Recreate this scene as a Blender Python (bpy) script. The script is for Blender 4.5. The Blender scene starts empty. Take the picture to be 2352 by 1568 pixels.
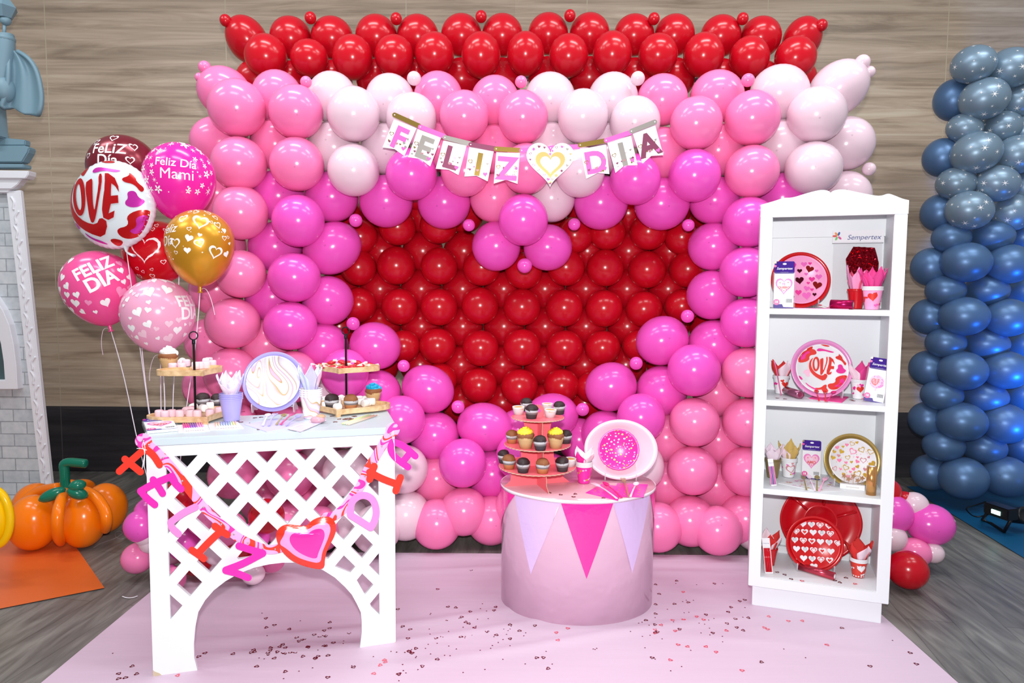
import bpy, bmesh, math, random
from mathutils import Vector, Matrix
from mathutils.geometry import tessellate_polygon
random.seed(7)
R = math.radians
scene = bpy.context.scene
COL = scene.collection

# ---------------------------------------------------------------- camera
F = 1568.0; CAMH = 1.35; PITCH = math.atan(116 / F); ROLL = .0075
cam_data = bpy.data.cameras.new('camera'); cam_data.lens = 24; cam_data.sensor_width = 36
cam_data.clip_start = .05
cam = bpy.data.objects.new('camera', cam_data); COL.objects.link(cam)
CM = Matrix.Translation((0, 0, CAMH)) @ Matrix.Rotation(math.pi / 2 - PITCH, 4, 'X') @ Matrix.Rotation(ROLL, 4, 'Z')
cam.matrix_world = CM
scene.camera = cam
# ---------------------------------------------------------------- world, lights, exposure
scene.view_settings.view_transform = 'Standard'; scene.view_settings.look = 'None'
scene.view_settings.gamma = 1; scene.view_settings.use_curve_mapping = False
scene.view_settings.exposure = 0.0
world = bpy.data.worlds.new('hall_ambient'); scene.world = world; world.use_nodes = True
world.node_tree.nodes['Background'].inputs[0].default_value = (.93, .96, 1, 1)
world.node_tree.nodes['Background'].inputs[1].default_value = .30
def area(name, loc, target, sx, sy, power, col=(1, 1, 1)):
    l = bpy.data.lights.new(name, 'AREA'); l.shape = 'RECTANGLE'; l.size = sx; l.size_y = sy
    l.energy = power; l.color = col
    o = bpy.data.objects.new(name, l); COL.objects.link(o); o.location = loc
    o.rotation_euler = (Vector(target) - Vector(loc)).to_track_quat('-Z', 'Y').to_euler()
    return o
area('camera_flash', (0, -.02, CAMH + .17), (0, 4, 1.25), .075, .05, 78, (1, .985, .99))
for j, yy in enumerate((1.7, 2.9)):
    for i in range(4):
        area('ceiling_tube', (-3.0 + 2.0 * i, yy, 3.9), (-3.0 + 2.0 * i, yy, 0), 1.1, .10, 22, (.95, .98, 1))
area('blue_stage_lamp', (3.35, 3.1, .12), (3.5, 4.3, 1.0), .18, .18, 12, (.02, .25, 1)).data.spread = R(68)

# ---------------------------------------------------------------- pixel -> place helpers
def ray(px, py): return (CM.to_3x3() @ Vector(((px - 1176) / F, (784 - py) / F, -1)))
C0 = Vector((0, 0, CAMH))
def atY(px, py, Y): d = ray(px, py); return C0 + d * (Y / d.y)
def atz(px, py, z): d = ray(px, py); return C0 + d * ((z - CAMH) / d.z)
def onpl(px, py, P, n): d = ray(px, py); return C0 + d * ((Vector(P) - C0).dot(n) / d.dot(n))

# ---------------------------------------------------------------- materials
def lin(c): 
    return tuple(((x / 255) / 12.92 if x / 255 <= .04045 else ((x / 255 + .055) / 1.055) ** 2.4) for x in c) + (1,)
MATS = {}
def mat(name, col, rough=.5, metal=0, spec=.5, trans=0, sss=0, emit=0, coat=0, alpha=1):
    if name in MATS: return MATS[name]
    m = bpy.data.materials.new(name); m.use_nodes = True
    b = m.node_tree.nodes['Principled BSDF']
    b.inputs['Base Color'].default_value = lin(col); b.inputs['Roughness'].default_value = rough
    b.inputs['Metallic'].default_value = metal; b.inputs['Specular IOR Level'].default_value = spec
    if trans: b.inputs['Transmission Weight'].default_value = trans
    if coat: b.inputs['Coat Weight'].default_value = coat
    if alpha < 1: b.inputs['Alpha'].default_value = alpha
    if emit: b.inputs['Emission Color'].default_value = lin(col); b.inputs['Emission Strength'].default_value = emit
    MATS[name] = m; return m
def nt(m): return m.node_tree.nodes, m.node_tree.links, m.node_tree.nodes['Principled BSDF']
def ramp(n, stops, interp='LINEAR'):
    r = n.new('ShaderNodeValToRGB'); r.color_ramp.interpolation = interp
    e = r.color_ramp.elements
    while len(e) < len(stops): e.new(.5)
    for k, (p, c) in enumerate(stops): e[k].position = p; e[k].color = lin(c)
    return r
def coords(n, l, scale=(1, 1, 1), rot=(0, 0, 0), kind='Object'):
    t = n.new('ShaderNodeTexCoord'); mp = n.new('ShaderNodeMapping')
    mp.inputs['Scale'].default_value = scale; mp.inputs['Rotation'].default_value = rot
    l.new(t.outputs[kind], mp.inputs['Vector']); return mp.outputs[0]
def math_(n, l, op, a, b=None, c=None):
    q = n.new('ShaderNodeMath'); q.operation = op
    for k, v in enumerate((a, b, c)):
        if v is None: continue
        if isinstance(v, (int, float)): q.inputs[k].default_value = v
        else: l.new(v, q.inputs[k])
    return q.outputs[0]
def mixc(n, l, fac, a, b, mode='MIX'):
    q = n.new('ShaderNodeMix'); q.data_type = 'RGBA'; q.blend_type = mode
    for s, v in ((0, fac), (6, a), (7, b)):
        if isinstance(v, (int, float)): q.inputs[s].default_value = v
        elif isinstance(v, tuple): q.inputs[s].default_value = lin(v)
        else: l.new(v, q.inputs[s])
    return q.outputs[2]

def latex(name, col, rough=.2, metal=0, tip=True, spec=.45):
    """balloon skin: darker spot on the crown where the rubber is thick"""
    m = mat(name, col, rough, metal, spec)
    n, l, b = nt(m)
    if tip:
        t = n.new('ShaderNodeTexCoord'); s = n.new('ShaderNodeSeparateXYZ'); l.new(t.outputs['Object'], s.inputs[0])
        d = math_(n, l, 'ADD', math_(n, l, 'MULTIPLY', s.outputs[0], s.outputs[0]), math_(n, l, 'MULTIPLY', s.outputs[1], s.outputs[1]))
        near = math_(n, l, 'LESS_THAN', d, .0012); front = math_(n, l, 'GREATER_THAN', s.outputs[2], 0)
        f = math_(n, l, 'MULTIPLY', math_(n, l, 'MULTIPLY', near, front), .35)
        l.new(mixc(n, l, f, col, tuple(int(x * .72) for x in col)), b.inputs['Base Color'])
    return m
M_PINK = latex('latex_hot_pink', (246, 128, 182)); M_MAG = latex('latex_magenta', (236, 88, 192))
M_PALE = latex('latex_pale_pink', (232, 204, 216)); M_RED = latex('latex_red', (196, 12, 32), .22)
M_BLUE = latex('latex_pearl_blue', (88, 122, 164), .37, .4); M_STAR = latex('latex_star_blue', (128, 152, 172), .34, .35, tip=False)
M_ORANGE = latex('latex_orange', (250, 128, 10), tip=False); M_YEL = latex('latex_yellow', (255, 205, 0), tip=False)
M_GREEN = latex('latex_green', (14, 118, 92), tip=False)
WHITE = mat('white_print', (250, 250, 250), .5)
M_WHITEWOOD = mat('white_painted_wood', (236, 240, 243), .4)
M_TABTOP = mat('shaded_white_paint', (198, 212, 218), .35)  # same white paint as the table, weaker light on its top put into colour
M_CHIP = mat('bare_chipped_board', (205, 190, 160), .8)
M_GOLD = mat('gold_foil', (200, 165, 85), .25, .9); M_SILV = mat('silver_foil', (190, 182, 175), .3, .6)
M_MAUVE = mat('mauve_foil', (160, 85, 115), .3, .5); M_PPINK = mat('print_pink', (240, 105, 192), .4)
M_PMAG = mat('print_magenta', (236, 40, 150), .4); M_PRED = mat('print_red', (225, 45, 35), .4)
M_PPALE = mat('print_pale_pink', (250, 190, 215), .4); M_BLACK = mat('black_metal', (32, 32, 38), .35, .6)
M_PURP = mat('print_purple', (62, 26, 138), .6, 0, .15); M_CARD = mat('white_card', (240, 240, 243), .5)
M_CLEAR = mat('clear_plastic', (238, 238, 245), .08, 0, .6, alpha=.10)
M_FROST = mat('frosted_plastic', (235, 232, 240), .25, 0, .6, alpha=.55)
M_DRED = mat('dark_red_foil', (150, 15, 35), .2, .85); M_REDP = mat('red_plastic', (205, 12, 28), .25, 0, .6)
M_FOILRED = mat('metallic_red_foil', (200, 20, 25), .22, .35)
M_FOILWH = mat('foil_white', (232, 240, 245), .25, .15); M_FOILMAG = mat('foil_magenta', (205, 45, 170), .25, .35)
M_RIBBON = mat('white_ribbon', (240, 235, 245), .35)
M_BARC = mat('print_black', (50, 50, 55), .5)

# ---------------------------------------------------------------- mesh builder
class MB:
    def __init__(s): s.v = []; s.f = []; s.m = []; s.s = []
    def add(s, vs, fs, mat=0, sm=True, T=None):
        o = len(s.v)
        s.v += [tuple(T @ Vector(p)) for p in vs] if T is not None else [tuple(p) for p in vs]
        for f in fs: s.f.append(tuple(i + o for i in f)); s.m.append(mat); s.s.append(sm)
        return s
    def box(s, x0, x1, y0, y1, z0, z1, mat=0, T=None):
        vs = [(x, y, z) for z in (z0, z1) for y in (y0, y1) for x in (x0, x1)]
        return s.add(vs, [(0, 2, 3, 1), (4, 5, 7, 6), (0, 1, 5, 4), (2, 6, 7, 3), (0, 4, 6, 2), (1, 3, 7, 5)], mat, False, T)
    def lathe(s, prof, n=32, mat=0, T=None, sm=True, rf=None):
        vs = []; fs = []; rings = []
        for r, z in prof:
            if r < 1e-7: rings.append([len(vs)]); vs.append((0, 0, z))
            else:
                rings.append(list(range(len(vs), len(vs) + n)))
                for i in range(n):
                    a = 2 * math.pi * i / n; q = r * (rf(a, z) if rf else 1)
                    vs.append((q * math.cos(a), q * math.sin(a), z))
        for A, B in zip(rings, rings[1:]):
            if len(A) == 1 and len(B) == 1: continue
            for i in range(n):
                j = (i + 1) % n
                if len(A) == 1: fs.append((A[0], B[j], B[i]))
                elif len(B) == 1: fs.append((A[i], A[j], B[0]))
                else: fs.append((A[i], A[j], B[j], B[i]))
        return s.add(vs, fs, mat, sm, T)
    def tube(s, pts, rad, n=8, mat=0, T=None, closed=False, cap=True, flat=None):
        pts = [Vector(p) for p in pts]; k = len(pts)
        if not isinstance(rad, (list, tuple)): rad = [rad] * k
        vs = []; fs = []; up = Vector((0, 0, 1)); prev = None
        for i, p in enumerate(pts):
            a = pts[(i - 1) % k] if (closed or i) else p; b = pts[(i + 1) % k] if (closed or i < k - 1) else p
            d = (b - a).normalized() if (b - a).length > 1e-9 else Vector((0, 0, 1))
            if prev is None:
                x = d.cross(up)
                if x.length < .05: x = d.cross(Vector((0, 1, 0)))
            else: x = prev - d * prev.dot(d)
            x.normalize(); prev = x; y = d.cross(x)
            for j in range(n):
                t = 2 * math.pi * j / n; ex, ey = (1, 1) if flat is None else flat
                vs.append(p + x * (math.cos(t) * rad[i] * ex) + y * (math.sin(t) * rad[i] * ey))
        m = k if closed else k - 1
        for i in range(m):
            for j in range(n):
                a = i * n + j; b = i * n + (j + 1) % n; c = ((i + 1) % k) * n
                fs.append((a, b, c + (j + 1) % n, c + j))
        if cap and not closed:
            fs.append(tuple(range(n))[::-1]); fs.append(tuple((k - 1) * n + j for j in range(n)))
        return s.add(vs, fs, mat, True, T)
    def ball(s, c, r, mat=0, n=24, m=14, T=None, rot=None):
        if not isinstance(r, (tuple, list)): r = (r, r, r)
        M = Matrix.Translation(c) @ (rot.to_4x4() if rot else Matrix.Identity(4)) @ Matrix.Diagonal((*r, 1))
        if T is not None: M = T @ M
        return s.lathe([(math.sin(math.pi * i / m), -math.cos(math.pi * i / m)) if 0 < i < m else (0, -math.cos(math.pi * i / m)) for i in range(m + 1)], n, mat, M)
    def prism(s, loops, w0, w1, mat=0, T=None, fn=None, side=None, sm=False):
        """2D loops (outer first, then holes) in the local x-z plane, thickness along y from w0 (front) to w1"""
        fn = fn or (lambda u, v, w: (u, w, v))
        flat = [p for lp in loops for p in lp]
        tris = tessellate_polygon([[Vector((p[0], p[1], 0)) for p in lp] for lp in loops])
        good = []
        for t in tris:
            a, b, c = (flat[i] for i in t)
            ar = (b[0] - a[0]) * (c[1] - a[1]) - (b[1] - a[1]) * (c[0] - a[0])
            if abs(ar) < 1e-12: continue
            good.append(t if ar > 0 else (t[0], t[2], t[1]))
        s.add([fn(p[0], p[1], w0) for p in flat], good, mat, sm, T)
        if w1 is not None:
            s.add([fn(p[0], p[1], w1) for p in flat], [(t[0], t[2], t[1]) for t in good], mat, sm, T)
            o = 0
            for li, lp in enumerate(loops):
                k = len(lp); ar = sum(lp[i][0] * lp[(i + 1) % k][1] - lp[(i + 1) % k][0] * lp[i][1] for i in range(k))
                ccw = (ar > 0) == (li == 0)
                vs = [fn(p[0], p[1], w0) for p in lp] + [fn(p[0], p[1], w1) for p in lp]
                fs = [((i, (i + 1) % k, k + (i + 1) % k, k + i)[::-1] if ccw else (i, (i + 1) % k, k + (i + 1) % k, k + i)) for i in range(k)]
                s.add(vs, fs, mat if side is None else side, False, T)
        return s
    def flat(s, vs2, fs, mat, fn, sm=False, L=None):
        if L: vs2, fs = subdiv(vs2, fs, L)
        P = [Vector(fn(p[0], p[1])) for p in vs2]; s.k = getattr(s, 'k', 0) + 1       # prints laid over one another never share a plane
        n_ = Vector((0, 0, 0))
        for f in fs[:40]:
            c_ = (P[f[1]] - P[f[0]]).cross(P[f[2]] - P[f[0]])
            if c_.length > n_.length: n_ = c_
        n_ = n_.normalized() * (2.5e-5 * s.k)
        return s.add([p + n_ for p in P], fs, mat, sm)
    def build(s, name, mats, parent=None, bevel=0, T=None):
        me = bpy.data.meshes.new(name); me.from_pydata(s.v, [], s.f)
        for m in (mats if isinstance(mats, (list, tuple)) else [mats]): me.materials.append(m)
        me.polygons.foreach_set('material_index', s.m); me.polygons.foreach_set('use_smooth', s.s)
        if bevel:
            bm = bmesh.new(); bm.from_mesh(me); bmesh.ops.remove_doubles(bm, verts=bm.verts, dist=1e-5)
            ed = [e for e in bm.edges if len(e.link_faces) == 2 and e.calc_face_angle(0) > .5]
            bmesh.ops.bevel(bm, geom=ed, offset=bevel, segments=2, affect='EDGES', clamp_overlap=True); bm.to_mesh(me); bm.free()
        me.update()
        o = bpy.data.objects.new(name, me); COL.objects.link(o)
        if parent: o.parent = parent
        if T is not None: o.matrix_basis = T
        return o
def subdiv(vs, fs, L):
    vs = [tuple(p) for p in vs]; fs = [tuple(f) for f in fs]
    tri = []
    for f in fs:
        for i in range(1, len(f) - 1): tri.append((f[0], f[i], f[i + 1]))
    for _ in range(6):
        mid = {}; out = []; ch = False
        def md(a, b):
            k = (min(a, b), max(a, b))
            if k in mid: return mid[k]
            d = math.dist(vs[a], vs[b])
            if d <= L: return None
            vs.append(tuple((p + q) / 2 for p, q in zip(vs[k[0]], vs[k[1]]))); mid[k] = len(vs) - 1; return mid[k]
        for a, b, c in tri:
            x, y, z = md(a, b), md(b, c), md(c, a)
            if x is None and y is None and z is None: out.append((a, b, c)); continue
            ch = True
            if x is not None and y is not None and z is not None: out += [(a, x, z), (x, b, y), (z, y, c), (x, y, z)]
            elif x is not None and y is not None: out += [(a, x, c), (x, y, c), (x, b, y)]
            elif y is not None and z is not None: out += [(b, y, a), (y, z, a), (y, c, z)]
            elif z is not None and x is not None: out += [(c, z, b), (z, x, b), (z, a, x)]
            elif x is not None: out += [(a, x, c), (x, b, c)]
            elif y is not None: out += [(a, b, y), (a, y, c)]
            else: out += [(a, b, z), (z, b, c)]
        tri = out
        if not ch: break
    return vs, tri
def fill(loops):
    flat = [tuple(p[:2]) for lp in loops for p in lp]
    tris = tessellate_polygon([[Vector((p[0], p[1], 0)) for p in lp] for lp in loops]); g = []
    for t in tris:
        a, b, c = (flat[i] for i in t); ar = (b[0] - a[0]) * (c[1] - a[1]) - (b[1] - a[1]) * (c[0] - a[0])
        if abs(ar) > 1e-12: g.append(t if ar > 0 else (t[0], t[2], t[1]))
    return flat, g
_tc = {}
def text2d(body, bold=0.02, shear=0):
    """filled lettering centred on the origin, cap height about 1"""
    k = (body, bold, shear)
    if k not in _tc:
        c = bpy.data.curves.new('t', 'FONT'); c.body = body; c.align_x = 'CENTER'; c.offset = bold; c.shear = shear; c.resolution_u = 4
        o = bpy.data.objects.new('t', c); me = bpy.data.meshes.new_from_object(o)
        vs = [(v.co.x / .7, (v.co.y - .35) / .7) for v in me.vertices]; fs = [tuple(p.vertices) for p in me.polygons]
        bpy.data.objects.remove(o); bpy.data.curves.remove(c); bpy.data.meshes.remove(me)
        _tc[k] = (vs, fs)
    return _tc[k]
def xf(sh, u, v, s, rot=0, sy=None):
    vs, fs = sh; c, n = math.cos(rot), math.sin(rot); sy = sy or s
    return [(u + c * x * s - n * y * sy, v + n * x * s + c * y * sy) for x, y in vs], fs
def heart_loop(n=28, k=1.0):
    out = []
    for i in range(n):
        t = 2 * math.pi * i / n
        x = 16 * math.sin(t) ** 3; y = 13 * math.cos(t) - 5 * math.cos(2 * t) - 2 * math.cos(3 * t) - math.cos(4 * t)
        out.append((x / 32 * k, (y + 2.5) / 32 * k))
    return out
HEART = fill([heart_loop()]); HEART_O = fill([heart_loop(), heart_loop(28, .72)])
def rrect(x0, x1, y0, y1, r):
    return [(cx + r * math.cos(a), cy + r * math.sin(a)) for cx, cy, a0 in ((x1 - r, y0 + r, -90), (x1 - r, y1 - r, 0), (x0 + r, y1 - r, 90), (x0 + r, y0 + r, 180)) for a in [R(a0 + 15 * k) for k in range(7)]]
def disc_loop(n=24, rx=.5, ry=.5, cx=0, cy=0): return [(cx + rx * math.cos(2 * math.pi * i / n), cy + ry * math.sin(2 * math.pi * i / n)) for i in range(n)]
DISC = fill([disc_loop()])
def star_loop(k=6, r=.16): return [((.5 if i % 2 == 0 else r) * math.cos(math.pi * i / k), (.5 if i % 2 == 0 else r) * math.sin(math.pi * i / k)) for i in range(2 * k)]
STAR6 = fill([star_loop(6, .09)]); STAR5 = fill([star_loop(5, .22)]); FLOWER = fill([[((.32 + .18 * math.cos(5 * a)) * math.cos(a), (.32 + .18 * math.cos(5 * a)) * math.sin(a)) for a in [2 * math.pi * i / 40 for i in range(40)]], disc_loop(10, .09, .09)])
def smooth_loop(pts, it=2):
    for _ in range(it):
        q = []
        for i in range(len(pts)):
            a, b = pts[i], pts[(i + 1) % len(pts)]
            q += [(a[0] * .75 + b[0] * .25, a[1] * .75 + b[1] * .25), (a[0] * .25 + b[0] * .75, a[1] * .25 + b[1] * .75)]
        pts = q
    return pts
def smooth_path(pts, it=2):
    for _ in range(it):
        q = [pts[0]]
        for a, b in zip(pts, pts[1:]):
            q += [tuple(x * .75 + y * .25 for x, y in zip(a, b)), tuple(x * .25 + y * .75 for x, y in zip(a, b))]
        q.append(pts[-1]); pts = q
    return pts

# ---------------------------------------------------------------- things
def tag(o, label=None, cat=None, group=None, kind=None):
    if label: o['label'] = label
    if cat: o['category'] = cat
    if group: o['group'] = group
    if kind: o['kind'] = kind
    return o
def thing(name, label, cat, loc=(0, 0, 0), rz=0, group=None, M=None):
    o = bpy.data.objects.new(name, None); COL.objects.link(o); o.empty_display_size = .05
    if M is not None: o.matrix_basis = M
    else: o.location = loc; o.rotation_euler = (0, 0, rz)
    return tag(o, label, cat, group)
def kids(o): return [c for c in o.children]
def dup(root, M, label, group=None):
    r = root.copy(); COL.objects.link(r); r.matrix_basis = M; r['label'] = label
    if group: r['group'] = group
    for ch in list(kids(root)):
        c = ch.copy(); COL.objects.link(c); c.parent = r
        for g in list(kids(ch)):
            d = g.copy(); COL.objects.link(d); d.parent = c
    return r
def place(loc, rz=0, tilt=0, s=1): return Matrix.Translation(loc) @ Matrix.Rotation(rz, 4, 'Z') @ Matrix.Rotation(tilt, 4, 'X') @ Matrix.Scale(s, 4)
ORD = ['', 'first', 'second', 'third', 'fourth', 'fifth', 'sixth', 'seventh', 'eighth', 'ninth', 'tenth', 'eleventh', 'twelfth', 'thirteenth', 'fourteenth', 'fifteenth', 'sixteenth', 'seventeenth', 'eighteenth', 'nineteenth', 'twentieth']
def from_left(i, n):
    if n == 1: return 'only one'
    if i == 0: return 'leftmost'
    if i == n - 1: return 'rightmost'
    return ORD[i + 1] + ' from left' if i < (n + 1) // 2 else ORD[n - i] + ' from right'

# ================================================================ SETTING
def struct(o): o['kind'] = 'structure'; return o
m = mat('vinyl_plank_floor', (120, 112, 106), .42); n, l, b = nt(m)
c = coords(n, l, (5.2, .75, 1), (0, 0, R(10)))
br = n.new('ShaderNodeTexBrick'); br.inputs['Scale'].default_value = 1; br.offset = .4
br.inputs['Brick Width'].default_value = 1.0; br.inputs['Row Height'].default_value = 1.0
cr = coords(n, l, (1, 1, 1), (0, 0, R(100)))
l.new(cr, br.inputs['Vector']); br.inputs['Brick Width'].default_value = 1.25; br.inputs['Row Height'].default_value = .19
br.inputs['Color1'].default_value = (.40, .40, .40, 1); br.inputs['Color2'].default_value = (.62, .62, .62, 1); br.inputs['Mortar'].default_value = (.18, .18, .18, 1)
br.inputs['Mortar Size'].default_value = .0025; br.inputs['Bias'].default_value = 0
ns = n.new('ShaderNodeTexNoise'); ns.inputs['Scale'].default_value = 3.2; ns.inputs['Detail'].default_value = 8; ns.inputs['Distortion'].default_value = 1.3; l.new(c, ns.inputs['Vector'])
c2 = coords(n, l, (30, 1.2, 1), (0, 0, R(10))); n2 = n.new('ShaderNodeTexNoise'); n2.inputs['Scale'].default_value = 2; n2.inputs['Detail'].default_value = 5; l.new(c2, n2.inputs['Vector'])
rp = ramp(n, [(.3, (88, 86, 83)), (.5, (110, 108, 104)), (.7, (132, 130, 124))]); l.new(ns.outputs[0], rp.inputs[0])
g = mixc(n, l, .35, rp.outputs[0], n2.outputs[0], 'OVERLAY'); g = mixc(n, l, .5, g, br.outputs[0], 'OVERLAY'); l.new(g, b.inputs['Base Color'])
fl = MB(); fl.add([(-6, -1, 0), (6, -1, 0), (6, 4.95, 0), (-6, 4.95, 0)], [(0, 1, 2, 3)], 0, False); fl.add([(-6, -1, -.05), (6, -1, -.05), (6, 4.95, -.05), (-6, 4.95, -.05)], [(3, 2, 1, 0)], 0, False)
struct(fl.build('floor', m))

def wallwood(name, cols, contrast, groove, gcol):
    m = mat(name, (150, 130, 110), .45); n, l, b = nt(m)
    c = coords(n, l, (.55, 1, 7)); ns = n.new('ShaderNodeTexNoise'); ns.inputs['Scale'].default_value = 1.6; ns.inputs['Detail'].default_value = 9; ns.inputs['Roughness'].default_value = .62; ns.inputs['Distortion'].default_value = .9; l.new(c, ns.inputs['Vector'])
    c2 = coords(n, l, (.9, 1, 38)); n2 = n.new('ShaderNodeTexNoise'); n2.inputs['Scale'].default_value = 1.5; n2.inputs['Detail'].default_value = 4; l.new(c2, n2.inputs['Vector'])
    rp = ramp(n, cols); l.new(ns.outputs[0], rp.inputs[0])
    g = mixc(n, l, contrast, rp.outputs[0], n2.outputs[0], 'OVERLAY')
    # board bands of changing tone
    t = n.new('ShaderNodeTexCoord'); sp = n.new('ShaderNodeSeparateXYZ'); l.new(t.outputs['Object'], sp.inputs[0])
    brk = n.new('ShaderNodeTexBrick'); cb = n.new('ShaderNodeCombineXYZ'); l.new(sp.outputs[0], cb.inputs[0]); l.new(sp.outputs[2], cb.inputs[1])
    l.new(cb.outputs[0], brk.inputs['Vector']); brk.inputs['Scale'].default_value = 1; brk.inputs['Brick Width'].default_value = 60; brk.inputs['Row Height'].default_value = .19
    brk.inputs['Color1'].default_value = (.42, .42, .42, 1); brk.inputs['Color2'].default_value = (.58, .58, .58, 1); brk.inputs['Mortar'].default_value = (.40, .40, .40, 1); brk.inputs['Mortar Size'].default_value = .003; brk.inputs['Mortar Smooth'].default_value = .8
    g = mixc(n, l, .8, g, brk.outputs[0], 'OVERLAY')
    if groove:
        # tile joints every 1.27 m and at z = 2.55
        fx = math_(n, l, 'PINGPONG', math_(n, l, 'ADD', sp.outputs[0], .761 + 12.7), .635)
        a = math_(n, l, 'LESS_THAN', fx, .0032)
        bz = math_(n, l, 'LESS_THAN', math_(n, l, 'ABSOLUTE', math_(n, l, 'ADD', sp.outputs[2], -2.552)), .0028)
        f = math_(n, l, 'MAXIMUM', a, bz)
        g = mixc(n, l, f, g, gcol)
    l.new(g, b.inputs['Base Color']); return m
m1 = wallwood('light_wood_tiles', [(.32, (152, 132, 112)), (.5, (190, 170, 148)), (.7, (212, 195, 174))], .35, True, (196, 182, 156))
m2 = wallwood('dark_wood_tiles', [(.3, (40, 38, 42)), (.5, (54, 52, 56)), (.7, (70, 66, 68))], .3, True, (84, 82, 84))
w = MB(); w.box(-6, 6, 4.95, 5.05, .485, 4.0); struct(w.build('wall_back', m1))
w = MB(); w.box(-6, 6, 4.947, 5.05, 0, .485); struct(w.build('baseboard_back', m2))

# mats on the floor
def mat_sheet(name, poly, t, material, label, cat, bump=0, nx=60, ny=60):
    b = MB(); P = [Vector((*p, 0)) for p in poly]
    vs = []; 
    for j in range(ny + 1):
        for i in range(nx + 1):
            u, v = i / nx, j / ny
            p = P[0].lerp(P[1], u).lerp(P[3].lerp(P[2], u), v)
            e = min(u, 1 - u, v, 1 - v); e = min(1, e * 12)
            z = t
            if bump:
                x, y = p.x, p.y
                z += e * bump * sum(math.exp(-((y - (a + s * x) + .04 * math.sin(3 * x + a)) / wd) ** 2) * h * (.5 + .5 * math.tanh((x - x0) * 4)) * (.5 + .5 * math.tanh((x1 - x) * 4))
                     for a, s, wd, h, x0, x1 in ((2.82, .28, .03, 1, -1.1, .0), (2.68, .26, .025, .8, -1.2, .2), (2.50, .22, .03, .9, -.3, 1.0), (3.25, .05, .03, .7, -.6, 1.5), (3.38, -.03, .02, .7, -.5, 1.4), (2.35, .35, .03, .5, -1.5, -.5), (3.1, .1, .03, .5, .3, 1.2), (2.62, -.1, .03, .5, .7, 1.4)))
            vs.append((p.x, p.y, z))
    fs = [(j * (nx + 1) + i, j * (nx + 1) + i + 1, (j + 1) * (nx + 1) + i + 1, (j + 1) * (nx + 1) + i) for j in range(ny) for i in range(nx)]
    b.add(vs, fs, 0)
    o = b.build(name, material); o.name = name
    return tag(o, label, cat)
m = mat('pink_backdrop_cloth', (208, 184, 202), .55); n, l, b = nt(m)
ns = n.new('ShaderNodeTexNoise'); ns.inputs['Scale'].default_value = 1; ns.inputs['Detail'].default_value = 4; l.new(coords(n, l, (1.2, 14, 1)), ns.inputs['Vector'])
bp = n.new('ShaderNodeBump'); bp.inputs['Strength'].default_value = .25; bp.inputs['Distance'].default_value = .01; l.new(ns.outputs[0], bp.inputs['Height']); l.new(bp.outputs[0], b.inputs['Normal'])
mat_sheet('floor_cloth', [(-1.6, 1.2), (1.55, 1.2), (1.57, 3.42), (-1.6, 3.42)], .004, m, 'pale pink backdrop sheet laid on the floor under table, drum and shelf', 'mat', .009, 120, 120)
mo = mat('orange_vinyl', (222, 104, 44), .35)
q = [atz(*p, 0) for p in ((-500, 1500), (240, 1352), (150, 1222), (-500, 1222))]
mat_sheet('floor_sheet', [(p.x, p.y) for p in q], .005, mo, 'orange vinyl sheet on the floor under the balloon pumpkin', 'mat', 0, 8, 8)
mb_ = mat('blue_vinyl', (0, 84, 128), .5)
q = [atz(*p, 0) for p in ((2352, 1283), (2900, 1600), (2900, 1118), (2082, 1118))]
mat_sheet('floor_sheet', [(p.x, p.y) for p in q], .005, mb_, 'dark blue sheet on the floor beneath the blue balloon column', 'mat', 0, 8, 8)

# ================================================================ BALLOON WALL
def balloon_mesh(name, material, stars=0, seed=0):
    b = MB(); n = 18; prof = []
    for i in range(n + 1):
        t = math.pi * i / n; r = math.sin(t) if 0 < i < n else 0; z = math.cos(t)
        if z < 0: r *= 1 - .10 * z * z; z *= 1.12
        if i == n: prof += [(.05, z - .02), (.035, z - .06), (.07, z - .12), (0, z - .12)]
        else: prof.append((r, z))
    b.lathe(prof[::-1], 36)
    if stars:
        rn = random.Random(seed)
        for k in range(stars):
            zc = 1 - 1.25 * (k + .5) / stars; a = k * 2.4 + rn.uniform(-.3, .3); d = Vector((math.sqrt(1 - zc * zc) * math.cos(a), math.sqrt(1 - zc * zc) * math.sin(a), zc))
            x = d.orthogonal().normalized(); y = d.cross(x); s = rn.choice((.36, .2, .16, .12, .26)); ro = rn.uniform(0, 1)
            vs, fs = subdiv(*xf(STAR6, 0, 0, s, ro), .08)
            b.add([(d + x * p[0] + y * p[1]).normalized() * 1.006 for p in vs], fs, 1, False)
    me = b.build(name, [material, WHITE]); d = me.data; bpy.data.objects.remove(me); return d
SPH = {k: balloon_mesh('balloon_' + k, m) for k, m in dict(P=M_PINK, M=M_MAG, W=M_PALE, R=M_RED, B=M_BLUE).items()}
STARM = [balloon_mesh('star_balloon', M_STAR, 26, s) for s in range(4)]
CNAME = dict(P='hot pink', M='magenta', W='pale pink', R='red', B='pearl blue')
BALLOON_OBJS = []
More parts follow.
